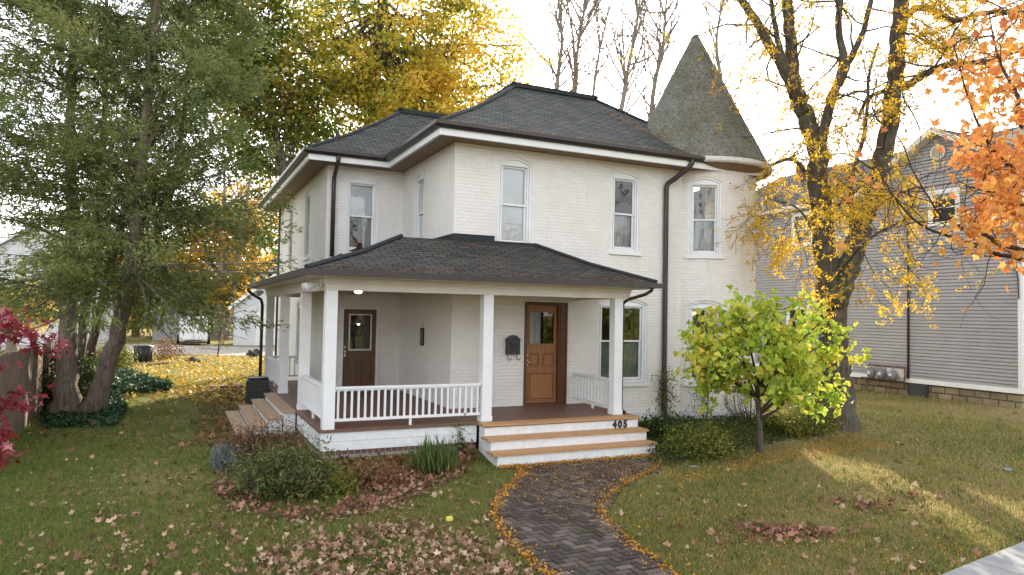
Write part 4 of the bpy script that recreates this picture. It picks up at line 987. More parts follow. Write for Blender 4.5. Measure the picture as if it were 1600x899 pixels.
# compost bin, bags, etc.
bp = at(223, 566); bn = empty('compost_bin', bp, .2, 'round black compost bin standing in the back yard leaves', 'compost bin')
m = MB(); m.lathe((0, 0, 0), [(.30, 0), (.34, .02), (.40, .68), (.38, .7)], 20); m.build('body', M['plastic'], bn, True)
m = MB()
for k in range(10):
    t = math.pi * 2 * k / 10; m.obox((.37 * math.cos(t), .37 * math.sin(t), .36), (math.cos(t), math.sin(t), 0), (-math.sin(t), math.cos(t), 0), (0, 0, 1), .025, .03, .32)
m.build('rib', M['plastic'], bn); m = MB(); m.lathe((0, 0, .7), [(.43, 0), (.43, .04), (.2, .1), (0, .11)], 20); m.build('lid', M['plastic'], bn, True)
def blob(c_, r, name, label, cat, mat, flat=.6, seed=0, sub=3):
    bm = bmesh.new(); bmesh.ops.create_icosphere(bm, subdivisions=sub, radius=1); rr = random.Random(seed); ph = [rr.uniform(0, 6) for _ in range(6)]
    for v in bm.verts:
        n_ = 1 + .18 * math.sin(3 * v.co.x + ph[0]) * math.cos(4 * v.co.y + ph[1]) + .12 * math.sin(7 * v.co.z + ph[2] + 5 * v.co.x) + rr.uniform(-.05, .05)
        v.co *= n_; v.co.z = max(v.co.z * flat, -.2)
    me = bpy.data.meshes.new(name); bm.to_mesh(me); bm.free(); me.materials.append(mat); o = bpy.data.objects.new(name, me); COL.objects.link(o)
    o.location = (c_[0], c_[1], c_[2] + .15 * r); o.scale = (r, r, r); tag(o, label, cat); return o
blob(at(398, 557), .38, 'trash_bag', 'black trash bag on the lane edge before the garage', 'bag', M['plastic'], .9, 1)
blob(at(302, 566), .3, 'dark_pile', 'small heap of dark clippings in the sunlit yellow leaves', 'heap', simple('dark clippings', (.05, .045, .05), .9, .2, .5, 20), .6, 4)
m = MB(); a, b = at(178, 576), at(262, 569); m.tube([a * 0 + (0, 0, .05), (b - a) + (0, 0, .05)], .05, 7); o = m.build('garden_edging', M['rust']); o.location = a; tag(o, 'thin brown log edging lying across the back yard', 'edging')
# parked car far away, behind the trunks
cp = at(312, 532); car = empty('parked_car', px(314, 520, 66) * (1, 1, 0), 1.4, 'teal blue car partly hidden behind tree trunks beyond the trailer', 'car')
m = MB(); pr2 = [(-2.1, .35), (2.1, .35), (2.15, .75), (1.3, .92), (.75, 1.42), (-.9, 1.45), (-1.6, .98), (-2.12, .9)]
m.face([(x, -.85, z) for x, z in pr2]); m.face([(x, .85, z) for x, z in pr2][::-1])
for (x0, z0), (x1, z1) in zip(pr2, pr2[1:] + pr2[:1]): m.face([(x0, -.85, z0), (x0, .85, z0), (x1, .85, z1), (x1, -.85, z1)])
m.build('body', simple('teal car paint', (.03, .12, .15), .25, .6), car, bevel=.06)
m = MB(); m.box(-1.3, 1.0, -.862, -.852, .98, 1.34); m.box(-1.3, 1.0, .852, .862, .98, 1.34); m.build('window', M['plastic'], car)
for sx in (-1.35, 1.35):
    for sy in (-1, 1): m = MB(); m.tube([(sx, sy * .7, .33), (sx, sy * .9, .33)], .33, 16); m.build('wheel', M['plastic'], car)
# overhead wires running to the house back corner
def wire(name, p, q, sag, r, label):
    p, q = np.array(p), np.array(q); pts = [p + (q - p) * t - np.array((0, 0, sag * 4 * t * (1 - t))) for t in np.linspace(0, 1, 14)]
    m = MB(); m.tube([a - p for a in pts], r, 5); o = m.build(name, M['black']); o.location = p; tag(o, label, 'wire')
e_ = wab(1.0, 14.6, 4.25)
wire('power_line', e_, px(-900, 385, 60), .5, .022, 'upper thin black overhead wire running left from the white house'); wire('power_line', e_ - (0, 0, .35), px(-900, 400, 60), .3, .04, 'lower thicker black overhead wire running left from the white house')
# leaf of litter: crumpled blue wrapper on the right lawn
q = gp(1572, 737); m = MB(); random.seed(3)
P = [[(i * .05 + random.uniform(-.012, .012), j * .045 + random.uniform(-.012, .012), random.uniform(.01, .06)) for i in range(4)] for j in range(4)]
for j in range(3):
    for i in range(3): m.face([P[j][i], P[j][i + 1], P[j + 1][i + 1]]); m.face([P[j][i], P[j + 1][i + 1], P[j + 1][i]])
o = m.build('crumpled_wrapper', simple('blue wrapper', (.12, .25, .32), .4, .5, .5, 20)); o.location = q; tag(o, 'crumpled pale blue wrapper on the right lawn', 'litter')
#@@VEG

# ------------------------------------------------------------------ vegetation
def nrm(v): return v / (np.linalg.norm(v, axis=-1, keepdims=True) + 1e-9)
def leaves(name, P, size, mat, parent=None, shape='quad', rng=None, droop=0., up=0., aspect=.55, jitter=.35, axis=None, spread=1.):
    """one bent polygon per point; droop bends the leaf axis down, up makes the normals face up"""
    rng = rng or np.random.default_rng(1); P = np.asarray(P, float); N = len(P)
    ax = rng.normal(size=(N, 3)) * spread
    if axis is not None: ax = ax * .5 + np.asarray(axis)
    ax[:, 2] -= droop; ax = nrm(ax)
    nr = rng.normal(size=(N, 3)); nr[:, 2] += up * 2; nr = nr - ax * (nr * ax).sum(1, keepdims=True); nr = nrm(nr); sd_ = np.cross(nr, ax)
    s = size * (1 + jitter * rng.uniform(-1, 1, N)); s = s[:, None]
    if shape == 'quad': pts = [(0, 0, 0), (.45, .5, .10), (1, 0, -.06), (.45, -.5, .10)]
    elif shape == 'blade': pts = [(0, .4, 0), (0, -.4, 0), (1, 0, 0)]
    elif shape == 'heart': pts = [(0, 0, 0), (-.10, .28, .05), (.08, .52, .10), (.42, .46, .06), (1.0, 0, -.12), (.42, -.46, .06), (.08, -.52, .10), (-.10, -.28, .05)]; aspect = 1
    elif shape == 'maple':
        pts = []
        for k, (an, r0) in enumerate([(180, .30), (140, .62), (112, .42), (68, 1.0 * .78), (38, .5), (0, 1.0), (-38, .5), (-68, .78), (-112, .42), (-140, .62)]):
            a_ = R(an); pts.append((.45 + .55 * r0 * math.cos(a_), .62 * r0 * math.sin(a_), .10 * r0 * (1 if k % 2 else -.3)))
        aspect = 1
    if shape == 'oak': pts = [(0, .04, 0), (.2, .12, 0), (.1, .5, -.08), (.38, .16, 0), (.42, .55, -.1), (.62, .14, 0), (1.05, 0, -.12), (.62, -.14, 0), (.42, -.55, -.1), (.38, -.16, 0), (.1, -.5, -.08), (.2, -.12, 0), (0, -.04, 0)]; aspect = 1
    if shape == 'curl': pts = [(0, 0, 0), (.2, .4, .3), (.55, .3, .12), (.7, .55, .42), (1, .05, .2), (.85, -.4, .35), (.5, -.22, .05), (.2, -.5, .33)]; aspect = 1
    V = np.stack([P + (ax * u * s + sd_ * (v * aspect * s) + nr * (w_ * s)) for u, v, w_ in pts], 1)
    return fast(name, V, len(pts), mat, parent)

def pathpts(keys, n=6):
    return smooth_line(keys, n)
class Tree:
    def __init__(s, seed): s.T = []; s.tips = []; s.rng = random.Random(seed); s.mid = []
    def rv(s): return np.array([s.rng.gauss(0, 1) for _ in range(3)])
    def limb(s, keys, r0, r1, n=5, flare=0):
        p = pathpts(keys, n); m = len(p); rr = [r0 + (r1 - r0) * (i / (m - 1)) ** .8 for i in range(m)]
        if flare:
            for i in range(min(5, m)): rr[i] *= 1 + flare * (1 - i / 5) ** 2
        p = [q + s.rv() * .12 * rr[i] * (0 if i == 0 else 1) for i, q in enumerate(p)]
        s.T.append((p, rr)); return p, rr
    def grow(s, p, d, L, r, lev, kids=3, ang=.7, upb=.15, wig=.18, seg=5, shrink=.68, gravity=0., first=.25, minr=.004):
        pts = [np.array(p, float)]; d = d / (np.linalg.norm(d) + 1e-9); st = L / seg; ds = [d]
        for i in range(seg):
            d = d + s.rv() * wig + np.array((0, 0, upb - gravity * (i / seg))) * .3; d /= np.linalg.norm(d); pts.append(pts[-1] + d * st); ds.append(d)
        rr = [max(minr, r * (1 - .55 * i / seg)) for i in range(seg + 1)]; s.T.append((pts, rr))
        if lev <= 0:
            for i in range(1, seg + 1): s.tips.append((pts[i], ds[i]))
            return
        for i in range(2, seg + 1): s.mid.append((pts[i], ds[i]))
        for k in range(kids):
            t = first + (1 - first) * (k + s.rng.random() * .8) / kids; i = min(int(t * seg), seg - 1); q = pts[i] + (pts[i + 1] - pts[i]) * (t * seg - i)
            pe = s.rv(); pe -= ds[i] * (pe @ ds[i]); pe /= np.linalg.norm(pe) + 1e-9
            a_ = ang * s.rng.uniform(.7, 1.3); nd = ds[i] * math.cos(a_) + pe * math.sin(a_)
            s.grow(q, nd, L * shrink * s.rng.uniform(.75, 1.2) * (1.15 - .4 * t), rr[i] * .55, lev - 1, kids, ang, upb, wig, max(3, seg - 1), shrink, gravity, .15, minr)
        s.grow(pts[-1], ds[-1], L * shrink * .9, rr[-1] * .9, lev - 1, kids, ang, upb, wig, max(3, seg - 1), shrink, gravity, .15, minr)
    def wood(s, name, mat, parent, sel=None):
        mb = MB()
        for p, rr in (s.T if sel is None else sel):
            mb.tube(p, rr, 14 if rr[0] > .15 else 8 if rr[0] > .05 else 5 if rr[0] > .015 else 3, cap=False)
        return mb.build(name, mat, parent, True)
    def tipP(s): return np.array([t[0] for t in s.tips])
def around(P, n, sig, rng, d=None):
    P = np.asarray(P); Q = np.repeat(P, n, 0); return Q + rng.normal(size=Q.shape) * np.asarray(sig)

BK = dict(grey=bark('grey brown bark', (.045, .035, .028), (.17, .14, .115), 5, .05, .12, .5),
          cedar=bark('cedar bark', (.10, .075, .06), (.27, .215, .18), 6, .04, .06),
          dark=bark('dark twig bark', (.045, .032, .026), (.10, .075, .06), 8, .01, .4),
          pale=bark('glare lightened bark', (.16, .13, .115), (.30, .26, .23), 6, .01, .3))  # bark colour lightened to imitate backlit overexposure
def troot(name, label, cat, p, group=None): return empty(name, (p[0], p[1], float(gz(p[0], p[1]))), 0, label, cat, group)
def world_parent(o, root):
    """geometry was made in world coordinates: keep it there under a root that sits at the thing's base"""
    for ch in o:
        me = ch.data; me.transform(Matrix.Translation(-Vector(root.location))); ch.parent = root
def build_tree(t, root, barkm, twigs='branch', sel=None):
    big = [x for x in t.T if x[1][0] > .06]; small = [x for x in t.T if x[1][0] <= .06]; os_ = []
    if big: os_.append(t.wood('trunk', barkm, None, big))
    if small: os_.append(t.wood(twigs, barkm, None, small))
    world_parent(os_, root)
def at_d(x, y, Y): return px(x, y, Y)

# --- cedars (left clump) --------------------------------------------------------
cedleaf = leaf('cedar foliage', [(0, (.075, .12, .045)), (.35, (.18, .24, .085)), (.65, (.31, .35, .12)), (.9, (.44, .42, .15)), (1, (.50, .38, .15))], .5, .8, .5)
CG = 'cedars in the clump by the fence'
ced = [  # keys (x, y, Y), r0, crown base z, crown radius, label
    ([(105, 652, 16.5), (104, 560, 16.5), (106, 480, 16.6), (112, 330, 16.8), (112, 150, 17), (118, -40, 17)], .27, 'thick straight cedar with the widest trunk, nearest the fence'),
    ([(143, 652, 16.7), (162, 590, 16.6), (188, 500, 16.4), (206, 400, 16.2), (222, 250, 16.2), (240, 60, 16.4), (250, -80, 16.4)], .25, 'cedar whose trunk leans right, foremost of the clump'),
    ([(120, 634, 17.9), (124, 560, 17.9), (140, 430, 18), (160, 250, 18.2), (165, 100, 18.4), (168, -80, 18.4)], .15, 'slim straight cedar trunk between the two thick ones'),
    ([(135, 628, 18.6), (140, 560, 18.6), (170, 430, 18.4), (215, 250, 18.2), (235, 80, 18.4), (238, -80, 18.4)], .15, 'dark slim cedar behind the leaning trunk'),
    ([(152, 632, 18.2), (170, 570, 18), (215, 440, 17.6), (268, 300, 17.2), (290, 150, 17.2), (300, 0, 17.2)], .14, 'rightmost slender cedar leaning toward the white house'),
]
def cedar(keys, r0, label, seed, nb, reach, zlo, zhi, dens):
    K = [px(*k) for k in keys]; b = K[0]; b[2] = gz(b[0], b[1]) - .05
    rt_ = troot('cedar_tree', label, 'tree', b, CG); t = Tree(seed); p, rr = t.limb(K, r0, r0 * .22, 6, flare=.45)
    rng = np.random.default_rng(seed); rd = random.Random(seed); S = []; D = []
    zs_ = np.array([q[2] for q in p])
    for i in range(nb):
        z = zlo + (zhi - zlo) * ((i + rd.random()) / nb) ** 1.25; k = int(np.argmin(abs(zs_ - z))); q = p[k] + np.array((0, 0, z - zs_[k])) * .5
        an = rd.uniform(0, 2 * math.pi); Lb = reach * (1.28 - .62 * (z - zlo) / (zhi - zlo)) * rd.uniform(.55, 1.15)
        d = np.array([math.cos(an), math.sin(an), rd.uniform(.15, .95) - max(0, 4.6 - z) * .30]); pts = [q]; n_ = 7
        for j in range(n_):
            d = d + t.rv() * .09 + np.array((0, 0, -.10 if j < 4 else .12)); d /= np.linalg.norm(d); pts.append(pts[-1] + d * Lb / n_)
        t.T.append((pts, [max(.006, .032 * (1 - j / 8)) for j in range(n_ + 1)]))
        for j in range(2, n_ + 1):
            for m_ in range(int(1.55 * dens * (.4 + j / n_))):
                a2 = rd.uniform(0, 2 * math.pi); off = np.array([math.cos(a2), math.sin(a2), rd.uniform(-.7, .6)]) * rd.uniform(.05, .5) * (1 - .2 * j / n_)
                c_ = pts[j] + off + t.rv() * .05; dr = nrm(off + np.array(d) * .35 + np.array((0, 0, -.22 + rd.uniform(-.25, .25))))
                if c_[2] < 2.2: continue
                for f in range(7): S.append(c_ + t.rv() * .045 + dr * .03 * f); D.append(dr * 1.4)
    build_tree(t, rt_, BK['cedar'])
    o = leaves('foliage', S, .12, cedleaf, None, 'quad', rng, aspect=.26, axis=D, spread=.75); world_parent([o], rt_)
for i, ((k, r0, lb), (nb_, rc, zl, zh, de)) in enumerate(zip(ced, ((74, 2.6, 2.7, 11.5, 7.5), (78, 2.6, 2.9, 11.5, 7.5), (44, 2.4, 3.0, 12, 6.5), (44, 2.4, 3.1, 12, 6.5), (64, 2.25, 2.7, 11.5, 8)))):
    cedar(k, r0, lb, 20 + i, nb_, rc, zl, zh, de)
# another cedar further left whose boughs fill the left edge, and a far one behind
ced_extra = [([(-70, 640, 16), (-66, 400, 16), (-60, 100, 16), (-55, -150, 16)], .2, 'cedar rising beyond the left edge of the picture, only its boughs in view', 26, 46, 2.2, 4.6, 12, 7)]
for k, r0, lb, sd_, nb_, rc, zl, zh, de in ced_extra: cedar(k, r0, lb, sd_, nb_, rc, zl, zh, de)

# --- generic broadleaf crown ------------------------------------------------------
def crown_tree(name, label, base, trunk_keys, r0, crown, seed, mat, leafsize, ncl, nleaf, barkm, sig=.42, group=None, cat='tree', hollow=.45, gaps=.0, limbs=9):
    """crown: list of (cx,cy,cz,rx,ry,rz)"""
    rt_ = troot(name, label, cat, base, group); t = Tree(seed); rng = np.random.default_rng(seed)
    p, rr = t.limb(trunk_keys, r0, r0 * .4, 5, flare=.3); C = []
    vol = np.array([c[3] * c[4] * c[5] for c in crown]); vol = vol / vol.sum()
    for c, v in zip(crown, vol):
        n = int(ncl * v); u = nrm(rng.normal(size=(n, 3))); rad = (hollow + (1 - hollow) * rng.random(n)) ** .6
        nb_ = 1 + .16 * np.sin(u[:, 0] * 5 + seed) * np.cos(u[:, 2] * 6 + seed * 2) + .10 * np.sin(u[:, 1] * 9 + u[:, 2] * 7)
        C.append(np.array(c[:3]) + u * rad[:, None] * nb_[:, None] * np.array(c[3:]))
    C = np.concatenate(C)
    # limbs to random clusters
    for i in range(limbs * len(crown)):
        tg = C[rng.integers(len(C))]; k = rng.integers(len(p) // 2, len(p)); a = p[k]; m_ = (a + tg) / 2 + np.array((0, 0, .12 * np.linalg.norm(tg - a))) * rng.uniform(-.5, 1)
        q, r2 = t.limb([a, m_, tg], rr[k] * .45, .02, 6)
        for _ in range(5):
            j = rng.integers(3, len(q)); e = C[np.argsort(((C - q[j]) ** 2).sum(1))[rng.integers(1, 14)]]; t.limb([q[j], (q[j] + e) / 2 + t.rv() * .15, e], max(.012, r2[j] * .5), .008, 3)
    build_tree(t, rt_, barkm)
    P = around(C, nleaf, (sig, sig, sig * .6), rng); o = leaves('foliage', P, leafsize, mat, None, 'quad', rng, droop=.3, up=.3, aspect=.9); world_parent([o], rt_)
    return rt_
mapleleaf = leaf('gold and green maple foliage', [(0, (.04, .09, .02)), (.34, (.12, .19, .035)), (.47, (.32, .33, .05)), (.6, (.64, .51, .07)), (.85, (.82, .57, .10)), (1, (.70, .36, .08))], .55, .42, .66, grad=((1, 0, .25), -5, 8, .28))
def P3(x, y, Y): return px(x, y, Y)
c1 = P3(600, 60, 35); c2 = P3(730, 100, 36); c3 = P3(470, 110, 33); c4 = P3(420, 190, 31); c5 = P3(665, 180, 34); c6 = P3(540, 170, 33)
mb_ = P3(600, 560, 35); mb_[2] = 0
crown_tree('maple_tree', 'large gold and green maple towering behind the white house', mb_, [mb_, P3(602, 330, 35), P3(596, 200, 35), P3(585, 100, 35), P3(600, 0, 35)], .5,
           [(*c1, 5.6, 4.5, 5.2), (*c2, 3.3, 4, 4.3), (*c3, 3.2, 3.2, 3.6), (*c5, 3.4, 3, 2.6), (*c6, 3, 3, 2.8)], 41, mapleleaf, .17, 950, 46, BK['grey'], .36, limbs=20)
mapleg = leaf('green and gold maple foliage', [(0, (.03, .07, .016)), (.4, (.07, .13, .02)), (.7, (.26, .22, .03)), (1, (.5, .3, .03))], .5, .3, .55)
b4 = P3(452, 560, 30); b4[2] = 0
crown_tree('maple_tree', 'darker green maple between the cedars and the house eaves', b4, [b4, P3(450, 400, 30), P3(440, 250, 30), P3(405, 120, 30)], .26,
           [(*c4, 2.2, 2.2, 3.0), (*P3(372, 60, 31), 2.3, 2.2, 2.8), (*P3(418, 355, 31), .8, .9, 1.0)], 42, mapleg, .16, 400, 44, BK['grey'], .36)
# golden trees behind the lane
goldleaf = leaf('golden back lit foliage', [(0, (.14, .15, .02)), (.4, (.48, .33, .04)), (.8, (.72, .42, .05)), (1, (.6, .22, .05))], .6, .4, .4)
greenleaf = leaf('far green foliage', [(0, (.03, .06, .02)), (.5, (.08, .12, .03)), (1, (.30, .26, .05))], .45, .2, .5)
for i, (x, y, Y, rx, rz, mt, lb, ncl) in enumerate([
    (350, 395, 58, 3.6, 4.6, goldleaf, 'tall thin golden tree with twin trunks behind the trailer', 230), (395, 350, 64, 3.8, 4.2, goldleaf, 'golden tree above the roof of the white garage', 170),
    (300, 440, 62, 4.5, 4.6, greenleaf, 'bushy green tree behind the cargo trailer', 260), (215, 440, 60, 4.8, 4.4, goldleaf, 'golden tree seen through the cedar boughs', 260),
    (120, 470, 64, 5.2, 3.4, greenleaf, 'low green tree beyond the lane, left of the golden one', 240), (22, 482, 31, 1.7, 1.15, goldleaf, 'low yellow tree behind the fence at the left edge', 150), (-90, 440, 50, 5, 5, greenleaf, 'green tree outside the left edge beyond the fence', 160)]):
    c_ = P3(x, y, Y); b_ = c_.copy(); b_[2] = 0
    tk = [b_, (b_ + c_) / 2, c_ + (0, 0, rz * .4)]
    rt_ = crown_tree('background_tree', lb, b_, tk, .28, [(*c_, rx, rx * .8, rz)], 60 + i, mt, .26 if Y > 40 else .12, ncl, 34 if mt is greenleaf else 24, BK['pale'], .55 if Y > 40 else .3, 'trees beyond the back yard', limbs=14)
for dx in (0, 1.1):   # trunks of the twin tree
    t = Tree(77 + int(dx * 3)); b_ = P3(338, 530, 57); b_[2] = 0; b_ = b_ + (dx, 0, 0)
    rt_ = troot('background_tree', 'left of the two bare grey trunks right of the cargo trailer' if dx == 0 else 'right of the two bare grey trunks beside the garage', 'tree', b_, 'trees beyond the back yard')
    t.limb([b_, b_ + (.1, 0, 4), b_ + (.3 + dx * .4, 0, 9), b_ + (.2 + dx, 0, 14)], .34, .08, 5, flare=.2)
    for k in range(10): q = b_ + (.2, 0, 5 + k * .8); t.grow(q, np.array([random.uniform(-1, 1), random.uniform(-.6, .6), .7]), 3.4, .06, 2, 3, .6, .2, .15, 4, minr=.012)
    build_tree(t, rt_, BK['pale'])
# distant woods closing the horizon
rng = np.random.default_rng(9); n = 5200
an = rng.uniform(R(-78), R(78), n); rad = rng.uniform(95, 140, n); C = np.stack([np.sin(an) * rad, np.cos(an) * rad, rng.random(n) ** .8 * (5.5 + 2.2 * np.sin(an * 23) + 1.5 * np.sin(an * 51))], 1)
o = leaves('distant_woods', around(C, 16, (1.3, 1.3, .9), rng), .75, greenleaf, None, 'quad', rng, up=.3, aspect=.9); tag(o, 'far band of mixed green and yellow woods on the horizon', None, None, 'stuff')
# bare trees behind the roof
BG = 'bare trees behind the roof'
for i, (x, Y, keys, lb) in enumerate([
    (872, 42, [(872, 560), (872, 250), (870, 140), (878, 60), (868, -40)], 'bare upright tree just right of the roof cap'),
    (905, 43, [(885, 560), (892, 260), (897, 140), (905, 60), (925, -40)], 'second bare tree close beside the roof cap, leaning right'),
    (955, 38, [(955, 560), (960, 280), (975, 150), (985, 90), (1000, 10)], 'low twiggy bare tree between the roof cap and the turret'),
    (1120, 46, [(1120, 560), (1122, 300), (1130, 160), (1120, 60), (1140, -40)], 'bare thin tree between the turret cone and the forked locust'), (920, 52, [(925, 560), (922, 260), (930, 120), (950, 20)], 'thin bare tree furthest back between the roof cap and the turret'),
    (1040, 40, [(1015, 560), (1012, 280), (1020, 150), (1035, 80), (1040, 20)], 'bare tree immediately left of the turret cone')]):
    K = [P3(a, b, Y) for a, b in keys]; K[0][2] = 0; t = Tree(90 + i); rt_ = troot('bare_tree', lb, 'tree', K[0], BG)
    p, rr = t.limb(K, .24, .05, 5)
    for k in range(16 if i < 2 else 20):
        j = random.Random(i * 50 + k).randint(len(p) // 2 - 2, len(p) - 1); d = t.rv(); d[2] = abs(d[2]) + (1.6 if i < 2 else .9); t.grow(p[j], d, 4.2 if i < 2 else 3.4, .06, 2, 3, .55, .25, .12, 5, minr=.011)
    build_tree(t, rt_, BK['pale'])

# --- honey locust ------------------------------------------------------------------
LB = gp(1306, 662); LY = LB[1]
t = Tree(101); lroot = troot('locust_tree', 'tall forked locust tree with sparse yellow leaves between the turret and the grey house', 'tree', LB)
def lk(*ks): return [px(x, y, LY + dy) for x, y, dy in ks]
K0 = lk((1306, 662, 0), (1306, 600, 0), (1303, 540, 0), (1300, 480, 0), (1299, 445, 0))
K0[0][2] -= .1
limbs = []
def add(keys, r0, r1, n=6, fl=0, tw=0, L_=1.6): 
    p, rr = t.limb(keys, r0, r1, n, fl); limbs.append((p, rr, tw, L_)); return p
add(K0, .40, .33, 5, .55)
add(lk((1299, 470, 0), (1288, 400, .1), (1280, 300, .2), (1275, 230, .2), (1262, 190, .2), (1245, 150, .2)), .30, .20, 6, tw=7)
add(lk((1245, 150, .2), (1238, 90, .3), (1233, 30, .4), (1228, -60, .5)), .19, .12, 5, tw=8)
add(lk((1250, 160, .2), (1222, 105, 0), (1190, 50, -.1), (1160, 0, -.2), (1140, -50, -.2)), .15, .08, 5, tw=9)
add(lk((1230, 115, 0), (1215, 60, .3), (1205, 0, .5), (1200, -50, .5)), .09, .05, 5, tw=6)
add(lk((1278, 260, .2), (1290, 190, -.2), (1305, 140, -.4), (1318, 95, -.4), (1310, 40, -.3), (1318, -40, -.3)), .15, .07, 6, tw=10)
add(lk((1305, 140, -.4), (1330, 90, -.6), (1352, 40, -.8), (1366, -30, -1)), .10, .05, 5, tw=8)
add(lk((1302, 480, 0), (1325, 420, -.1), (1347, 350, -.2), (1368, 290, -.2), (1385, 220, -.2), (1396, 140, -.2), (1405, 50, -.2), (1410, -60, -.2)), .29, .17, 7, tw=12)
add(lk((1398, 145, -.2), (1430, 125, -.5), (1470, 105, -.8), (1510, 100, -1), (1550, 95, -1.1), (1610, 70, -1.2)), .12, .05, 6, tw=12)
add(lk((1412, 30, -.2), (1440, 12, -.4), (1490, 32, -.8), (1540, 20, -1), (1610, 20, -1.2)), .10, .05, 6, tw=12)
add(lk((1340, 365, -.2), (1330, 290, -.5), (1352, 200, -.6), (1358, 120, -.6), (1372, 68, -.6)), .07, .03, 6, tw=12)
add(lk((1385, 140, -.2), (1355, 155, .4), (1340, 190, .7)), .06, .03, 4, tw=6)
add(lk((1280, 300, .2), (1240, 250, .8), (1200, 260, 1), (1165, 265, 1.1), (1120, 250, 1.3)), .07, .025, 6, tw=12)
add(lk((1290, 400, .1), (1250, 330, -1.2), (1200, 310, -1.5)), .045, .015, 5, tw=9, L_=1.1)
add(lk((1300, 440, 0), (1350, 380, -1.6), (1400, 350, -2), (1440, 330, -2.2)), .05, .015, 5, tw=10, L_=1.2)
for p, rr, tw, L_ in limbs:
    for k in range(tw):
        j = int(len(p) * (.25 + .75 * (k + .5) / tw)); j = min(j, len(p) - 1); d = t.rv(); d[2] = d[2] * .7 + .15
        t.grow(p[j], d, L_ * t.rng.uniform(.7, 1.3), min(.03, rr[j] * .4), 2, 3, .65, .0, .22, 5, gravity=.5, minr=.0055)
build_tree(t, lroot, BK['grey'])
rng = np.random.default_rng(12); T = np.array([q for q, _ in t.tips]); M_ = np.array([q for q, _ in t.mid])
pxs = 800 + FPX * T[:, 0] / T[:, 1]; pys = 480 - FPX * (T[:, 2] - 2.6) / T[:, 1]
keep = rng.random(len(T)) < np.where((pys > 240) & (pxs > 1170) & (pxs < 1470), .42, np.where((pxs > 1400) & (pys < 70), .5, .18))
C = T[keep]
S = []; A = []
for c_ in C:
    for m_ in range(rng.integers(2, 5)):
        b_ = c_ + rng.normal(size=3) * .10; d = nrm(rng.normal(size=3) * (1, 1, .5) + (0, 0, -.7)); Lp = rng.uniform(.12, .24)
        for f in range(9):
            S.append(b_ + d * Lp * f / 8); sd2 = nrm(np.cross(d, rng.normal(size=3))); A.append(sd2 * 1.8 * (1 if f % 2 else -1) + d)
# yellow sprays hugging the two stems
for p, rr, tw, L_ in (limbs[1], limbs[2], limbs[5], limbs[7], limbs[0]):
    for k in range(10 if p is not limbs[0][0] else 1):
        j = rng.integers(0, len(p)); u = nrm(rng.normal(size=3)); c_ = p[j] + u * rr[j] * 1.1; d = nrm(u * .8 + (0, 0, -.5) + rng.normal(size=3) * .4)
        for f in range(9):
            S.append(c_ + d * .2 * f / 8); A.append(nrm(np.cross(d, rng.normal(size=3))) * 1.8 + d)
loc_leaf = leaf('yellow locust leaves', [(0, (.42, .36, .04)), (.4, (.74, .50, .04)), (.8, (.86, .55, .05)), (1, (.70, .34, .04))], .55, .5, .3)
o = leaves('foliage', S, .07, loc_leaf, None, 'quad', rng, aspect=.42, axis=A, spread=.5); world_parent([o], lroot)

# --- orange maple at the right edge, near the camera -------------------------------
t = Tree(131); OB = np.array([8.6, 8.2, 0.]); OB[2] = gz(OB[0], OB[1]); oroot = troot('maple_tree', 'orange leaved maple reaching in from the right edge', 'tree', OB)
t.limb([OB, OB + (-.05, 0, 1.4), OB + (-.1, -.1, 2.6), OB + (.2, -.1, 4.4), OB + (.5, 0, 6.2)], .16, .05, 5, flare=.4)
for k in range(9): t.limb([OB + (.2, 0, 3.4 + .25 * k), OB + (.6 + .3 * math.sin(k * 2), .5 * math.cos(k * 2.3), 4.4 + .2 * k), OB + (.9 + 1.1 * math.sin(k * 2), 1.1 * math.cos(k * 2.3), 5 + .18 * k)], .045, .01, 4)
lo = []
for ks in ([(OB[0] - .1, OB[1] - .1, 2.7), px(1610, 408, 8.0), px(1560, 398, 7.9), px(1500, 375, 7.9), px(1440, 352, 8.0), px(1400, 312, 8.1), px(1370, 262, 8.2)],
           [(OB[0] - .1, OB[1] - .1, 2.9), px(1605, 392, 7.6), px(1540, 368, 7.5), px(1480, 345, 7.6), px(1455, 315, 7.6), px(1425, 265, 7.7)],
           [(OB[0] - .1, OB[1] - .1, 3.4), px(1620, 300, 7.2), px(1580, 262, 7.1), px(1545, 225, 7.0), px(1515, 160, 7.0), px(1490, 70, 7.1)],
           [(OB[0] - .1, OB[1] - .1, 3.8), px(1630, 220, 6.8), px(1590, 150, 6.8), px(1560, 90, 6.9), px(1545, 20, 7.0)],
           [(OB[0] - .1, OB[1] - .1, 3.0), px(1625, 330, 6.9), px(1585, 315, 6.8), px(1545, 300, 6.8), px(1505, 290, 6.9)]):
    p, rr = t.limb(ks, .034, .006, 6); lo.append(p)
for i, p in enumerate(lo):
    for k in range(20 if i < 2 else 12):
        j = t.rng.randint(6, len(p) - 1); d = t.rv() * (1, .6, .8) + np.array((-.3, 0, .2)); t.grow(p[j], d, .62 if i < 2 else .45, .007, 1, 3, .6, .1, .2, 5, minr=.0022)
big = [x for x in t.T if x[1][0] > .05]; small = [x for x in t.T if x[1][0] <= .05]
world_parent([t.wood('trunk', BK['grey'], None, big), t.wood('branch', BK['dark'], None, small)], oroot)
rng = np.random.default_rng(14); S = []
cand = np.concatenate([t.tipP(), np.concatenate([np.array(p) for p in lo[2:]])]); cpx = 800 + FPX * cand[:, 0] / cand[:, 1]; cpy = 485 - FPX * (cand[:, 2] - 2.6) / cand[:, 1]
for c_, x, y in zip(cand, cpx, cpy):
    den = 1.7 if (x > 1512 + 30 * math.sin(y * .05) and 70 < y < 372) else (.9 if x > 1540 and y < 372 else (.10 if y < 330 else 0.03))
    for _ in range(rng.poisson(den)): S.append(c_ + rng.normal(size=3) * .075)
